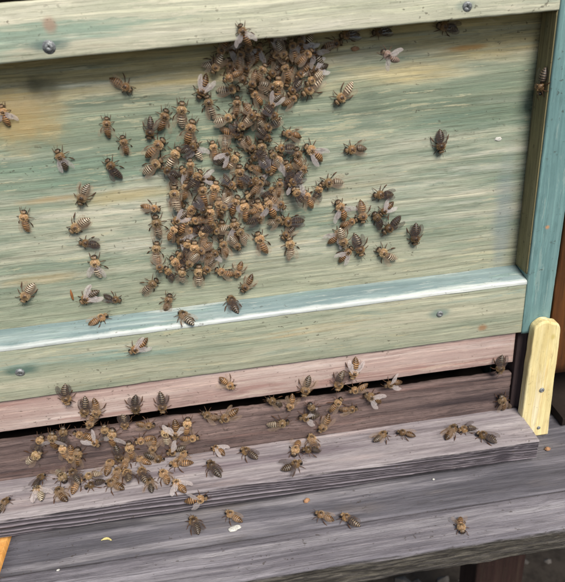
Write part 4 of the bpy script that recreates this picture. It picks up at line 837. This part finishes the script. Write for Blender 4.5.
B -245.52 5.00 28.61 -0.964 0.000 -0.266 1.09 -4 -3 dw2 bee with a white wing stretched out right, at the foot of the riser
B -275.99 5.00 59.65 -0.135 0.000 -0.991 1.00 -3 0 df2 dark bee deep in the slot, above the pale brown bee of the riser
B -263.39 5.00 54.39 0.957 0.000 -0.289 1.00 -5 6 of2 dark yellow bee deep in the slot, left of the striped upright bee
B -218.53 5.00 53.43 -0.750 0.000 0.662 1.00 -1 7 of2 yellow bee in the slot left of the pink-winged bee
B -205.50 5.00 52.45 -0.882 0.000 -0.471 1.18 2 2 os2 bee with pale pink wings pointing up right, at the slot below the strip's middle
B -172.57 5.00 39.51 0.999 0.000 0.041 1.18 0 7 bf2 pale striped bee facing right, alone in the middle of the riser
B -161.43 5.00 55.70 -0.336 0.000 -0.942 1.00 -4 2 os2 bee in the slot above the alone pale striped bee of the riser
B -172.45 5.00 58.06 -0.840 0.000 0.543 1.00 -2 2 ds2 bee almost hidden in the slot with a small white wing tip
B -149.51 5.00 41.72 -0.998 0.000 0.056 1.13 2 -5 dw2 bee with two long white wings pointing right, on the middle of the riser
B -139.16 5.00 33.50 -0.549 0.000 -0.836 1.18 -3 -7 os2 bee with pinkish wings facing down at the riser's foot, above the tight trio
B -121.75 5.00 42.69 0.995 0.000 -0.105 1.00 -3 -6 of2 bee facing right, alone on the riser under the pair with wings pointing up
B -103.16 5.00 49.68 -0.824 0.000 0.567 1.18 -1 7 os2 bee with yellowish wings just under the slot, right of the pair with wings pointing up
B -335.29 5.00 51.14 0.523 0.000 0.852 1.00 -1 -3 df2 dark bee left of the two side by side under the slot at far left
B -297.59 5.00 63.93 -0.523 0.000 -0.852 1.00 0 -3 of2 amber bee coming out of the slot above the bee facing left
B -290.65 5.00 52.22 0.102 0.000 0.995 1.00 2 3 df2 dark bee at the slot just left of the white V of wings
B -316.91 5.00 37.82 -0.314 0.000 -0.950 1.09 -4 -4 of2 amber bee facing down on the riser beside the long golden bee
B -285.40 5.00 32.35 -0.045 0.000 -0.999 1.03 2 7 df2 dark bee facing down under the white V of wings
B -260.52 5.00 35.50 -0.327 0.000 -0.945 1.00 1 -1 os2 amber bee facing down left of the striped upright bee
B -146.96 2.40 50.40 -0.309 0.000 0.951 1.00 15 -15 df2 dark bee at the slot just above the two long white wings
B -130.94 5.00 48.27 0.702 0.000 0.712 1.00 -5 4 of2 amber bee on the riser just left of the alone bee under the pair
T -360.74 -21.75 21.22 0.397 0.918 0.000 1.00 -1 -7 ds3 bee cut by the left edge of the photo on the grey landing board
T -338.07 -15.84 21.22 -0.543 0.840 0.000 1.18 0 7 bw3 boldly striped bee with pink wings spread, front left of the landing board
T -326.41 -1.40 21.22 0.530 -0.848 0.000 1.18 0 -2 bf3 striped bee at the back of the left bunch on the landing board
T -322.65 -19.90 21.22 -0.457 0.890 0.000 1.18 -4 -6 of3 bee facing back, second from the left in the front row of the landing board
T -313.93 -12.01 21.22 0.227 0.974 0.000 1.18 4 0 of3 golden bee in the left bunch of the landing board, third in the front row
T -304.52 -4.98 21.22 -0.915 -0.404 0.000 1.00 5 -7 bf3 dark striped bee behind the golden one on the left of the landing board
T -301.25 -13.75 21.22 -0.953 -0.303 0.000 1.00 -3 -7 df3 dark bee in the middle of the left bunch on the landing board
T -293.11 0.18 21.22 0.175 0.984 0.000 1.18 -1 -7 of3 bee at the landing board's back edge, below the white V of wings
T -286.98 -18.46 21.22 -0.802 0.598 0.000 1.18 -2 -1 of3 long brown bee lying across, front of the landing board's left bunch
T -281.82 1.84 21.22 -0.004 1.000 0.000 1.14 -2 -7 of3 bee at the back edge of the landing board, left of two side by side
T -278.71 -15.20 23.82 -0.344 0.939 0.000 1.18 -14 15 df3 grey bee facing back, left of two grey ones side by side on the landing board
T -268.87 -12.98 21.22 -0.249 0.968 0.000 1.18 -3 0 df3 grey bee facing back, right of two grey ones side by side on the landing board
T -270.34 2.42 21.22 -0.731 0.683 0.000 1.01 -1 0 os3 bee at the back edge of the landing board, right of two side by side
T -252.96 -17.77 21.22 -0.427 0.904 0.000 1.18 -4 -2 of3 small bee alone facing back on the landing board, right of the two grey ones
T -242.95 -6.80 21.22 -0.979 0.202 0.000 1.18 -4 0 of3 large fuzzy golden bee facing left on the landing board
T -220.54 -16.18 21.22 -0.403 0.915 0.000 1.18 5 1 df3 bee with glossy black closed wings facing back, alone on the middle of the landing board
T -216.11 1.95 21.22 -0.759 0.651 0.000 1.00 4 -4 os3 bee at the landing board's back edge, directly above the glossy black one
T -243.20 -28.62 21.22 -0.548 0.836 0.000 1.14 -5 0 ow3 bee with white wings at the front edge of the landing board
F -233.45 -32.44 16.55 0.999 0.000 0.044 1.11 0 1 ow3 bee clinging to the ridged front face of the landing board, wing out to the left
T -194.95 -6.57 21.22 -0.670 0.742 0.000 1.18 -1 2 df3 bee facing back and left, alone near the back edge of the landing board
T -149.65 -4.49 21.22 -0.068 0.998 0.000 1.18 2 6 of3 bee facing back in the tight trio on the landing board, right one
T -161.46 -7.28 21.22 -0.374 -0.928 0.000 1.18 -2 0 os3 bee facing forward in the tight trio on the landing board, left one
T -152.07 -13.94 23.82 -0.998 -0.060 0.000 1.00 10 -8 df3 dark bee in the tight trio on the landing board, front one
T -101.35 -9.06 21.22 0.740 0.673 0.000 1.07 -4 -3 ds3 brown bee on the right half of the landing board, left one of a touching pair
T -82.59 -9.35 21.22 -0.846 0.533 0.000 1.00 -4 4 of3 golden bee on the right half of the landing board, right one of a touching pair
T -51.69 -14.29 21.22 0.707 0.708 0.000 1.18 3 -2 of3 orange bee on the right of the landing board, leftmost of three in a row
T -39.05 -12.74 21.22 -0.994 -0.112 0.000 1.00 -4 -6 df3 dark bee on the right of the landing board, middle of three in a row
T -29.02 -24.51 21.22 -0.678 0.735 0.000 1.18 -3 -6 df3 bee with glossy dark wings, rightmost of three on the landing board's right
T -167.43 -25.26 21.22 0.919 0.395 0.000 1.18 0 1 dx3 dark bee with dark spread wings at the landing board's front edge, below the trio
T -339.66 -6.21 23.82 0.309 0.951 0.000 1.00 -8 -14 df3 dark bee behind the boldly striped one with pink wings on the landing board
T -314.67 -6.52 23.82 -0.502 0.865 0.000 1.14 6 -14 df3 dark bee wedged between golden ones in the middle of the left landing board bunch
T -286.93 -8.95 21.22 -0.015 1.000 0.000 1.09 -3 -3 of3 amber bee just left of the two grey ones on the landing board
T -262.76 -22.83 21.22 -0.160 0.987 0.000 1.02 -1 -6 ds3 dark bee at the front right end of the landing board's left bunch
T -241.87 -3.75 23.82 0.438 0.899 0.000 1.00 -2 -5 of3 amber bee just behind the large fuzzy golden bee on the landing board
N -235.58 -43.56 0.00 -0.429 0.903 0.000 1.18 3 0 df4 dark bee on the grey bench left of the white flake
N -210.76 -40.81 0.00 -0.683 0.730 0.000 1.00 4 2 of4 orange bee on the grey bench just above the white flake
N -150.74 -52.52 0.00 -0.830 0.558 0.000 1.00 3 1 of4 yellow bee on the middle of the bench, left one of a pair
N -135.37 -58.85 0.00 -0.631 0.776 0.000 1.06 0 5 df4 brown bee on the middle of the bench, right one of a pair
N -66.63 -75.42 0.00 -0.159 -0.987 0.000 1.00 1 7 os4 lone small bee near the front edge of the bench on the right
'''
rb = random.Random(77)
def child(name, me, parent, loc, rot):
    o = bpy.data.objects.new(name, me); COL.objects.link(o); o.parent = parent; o.location = loc; o.rotation_euler = rot; return o
def place_bee(line):
    p = line.split(' ', 11); n = Vector(NORM[p[0]]); x, y, z = (float(v) * MM for v in p[1:4]); h = Vector([float(v) for v in p[4:7]])
    sc, pit, rol = float(p[7]), float(p[8]), float(p[9]); look, wp, g = p[10][0], p[10][1], int(p[10][2])
    h = (h - n * h.dot(n)).normalized(); r = h.cross(n)
    R = Matrix((r, h, n)).transposed() @ Matrix.Rotation(math.radians(pit), 3, 'X') @ Matrix.Rotation(math.radians(rol), 3, 'Y')
    body = bpy.data.objects.new('honey_bee', PROTO['body'][(look, rb.randrange(3))]); COL.objects.link(body)
    body.matrix_world = Matrix.Translation(Vector((x, y, z)) + n * .0001 + h * .0005 * sc) @ R.to_4x4() @ Matrix.Scale(sc, 4)
    tag(body, p[11], 'bee', GROUPS[g])
    sp, up_, var = WING[wp]
    pale = wp == 'w' or (wp == 's' and rb.random() < .35)
    wm = MWP if pale else (MWD if (look == 'd' and wp == 'f') or wp == 'x' else MW)
    for s in (-1, 1):
        child('wing', PROTO['wing'][(s, wm.name)], body, (s * 1.25 * MM, 2.0 * MM, 4.35 * MM + (s * .06 * MM)),
              (math.radians(-(4 if wp == 'f' else -up_) * 1. + 9 * (wp == 'f')) , math.radians(s * rb.uniform(-14, 4)), math.radians(s * (sp + rb.uniform(-var, var) * .5))))
        for i, (hp, j, rr) in enumerate(LEGS):
            child('leg', PROTO['leg'][(i, s)], body, (s * hp[0] * MM, hp[1] * MM, hp[2] * MM), (0, s * math.radians(rb.uniform(-4, 6)), math.radians(rb.uniform(-18, 18))))
        child('antenna', PROTO['antenna'][s], body, (s * .35 * MM, 6.2 * MM, 2.7 * MM), (math.radians(rb.uniform(-25, 15)), 0, math.radians(rb.uniform(-20, 20))))
for line in BEES.strip().splitlines(): place_bee(line)
print('objects', len(bpy.data.objects))
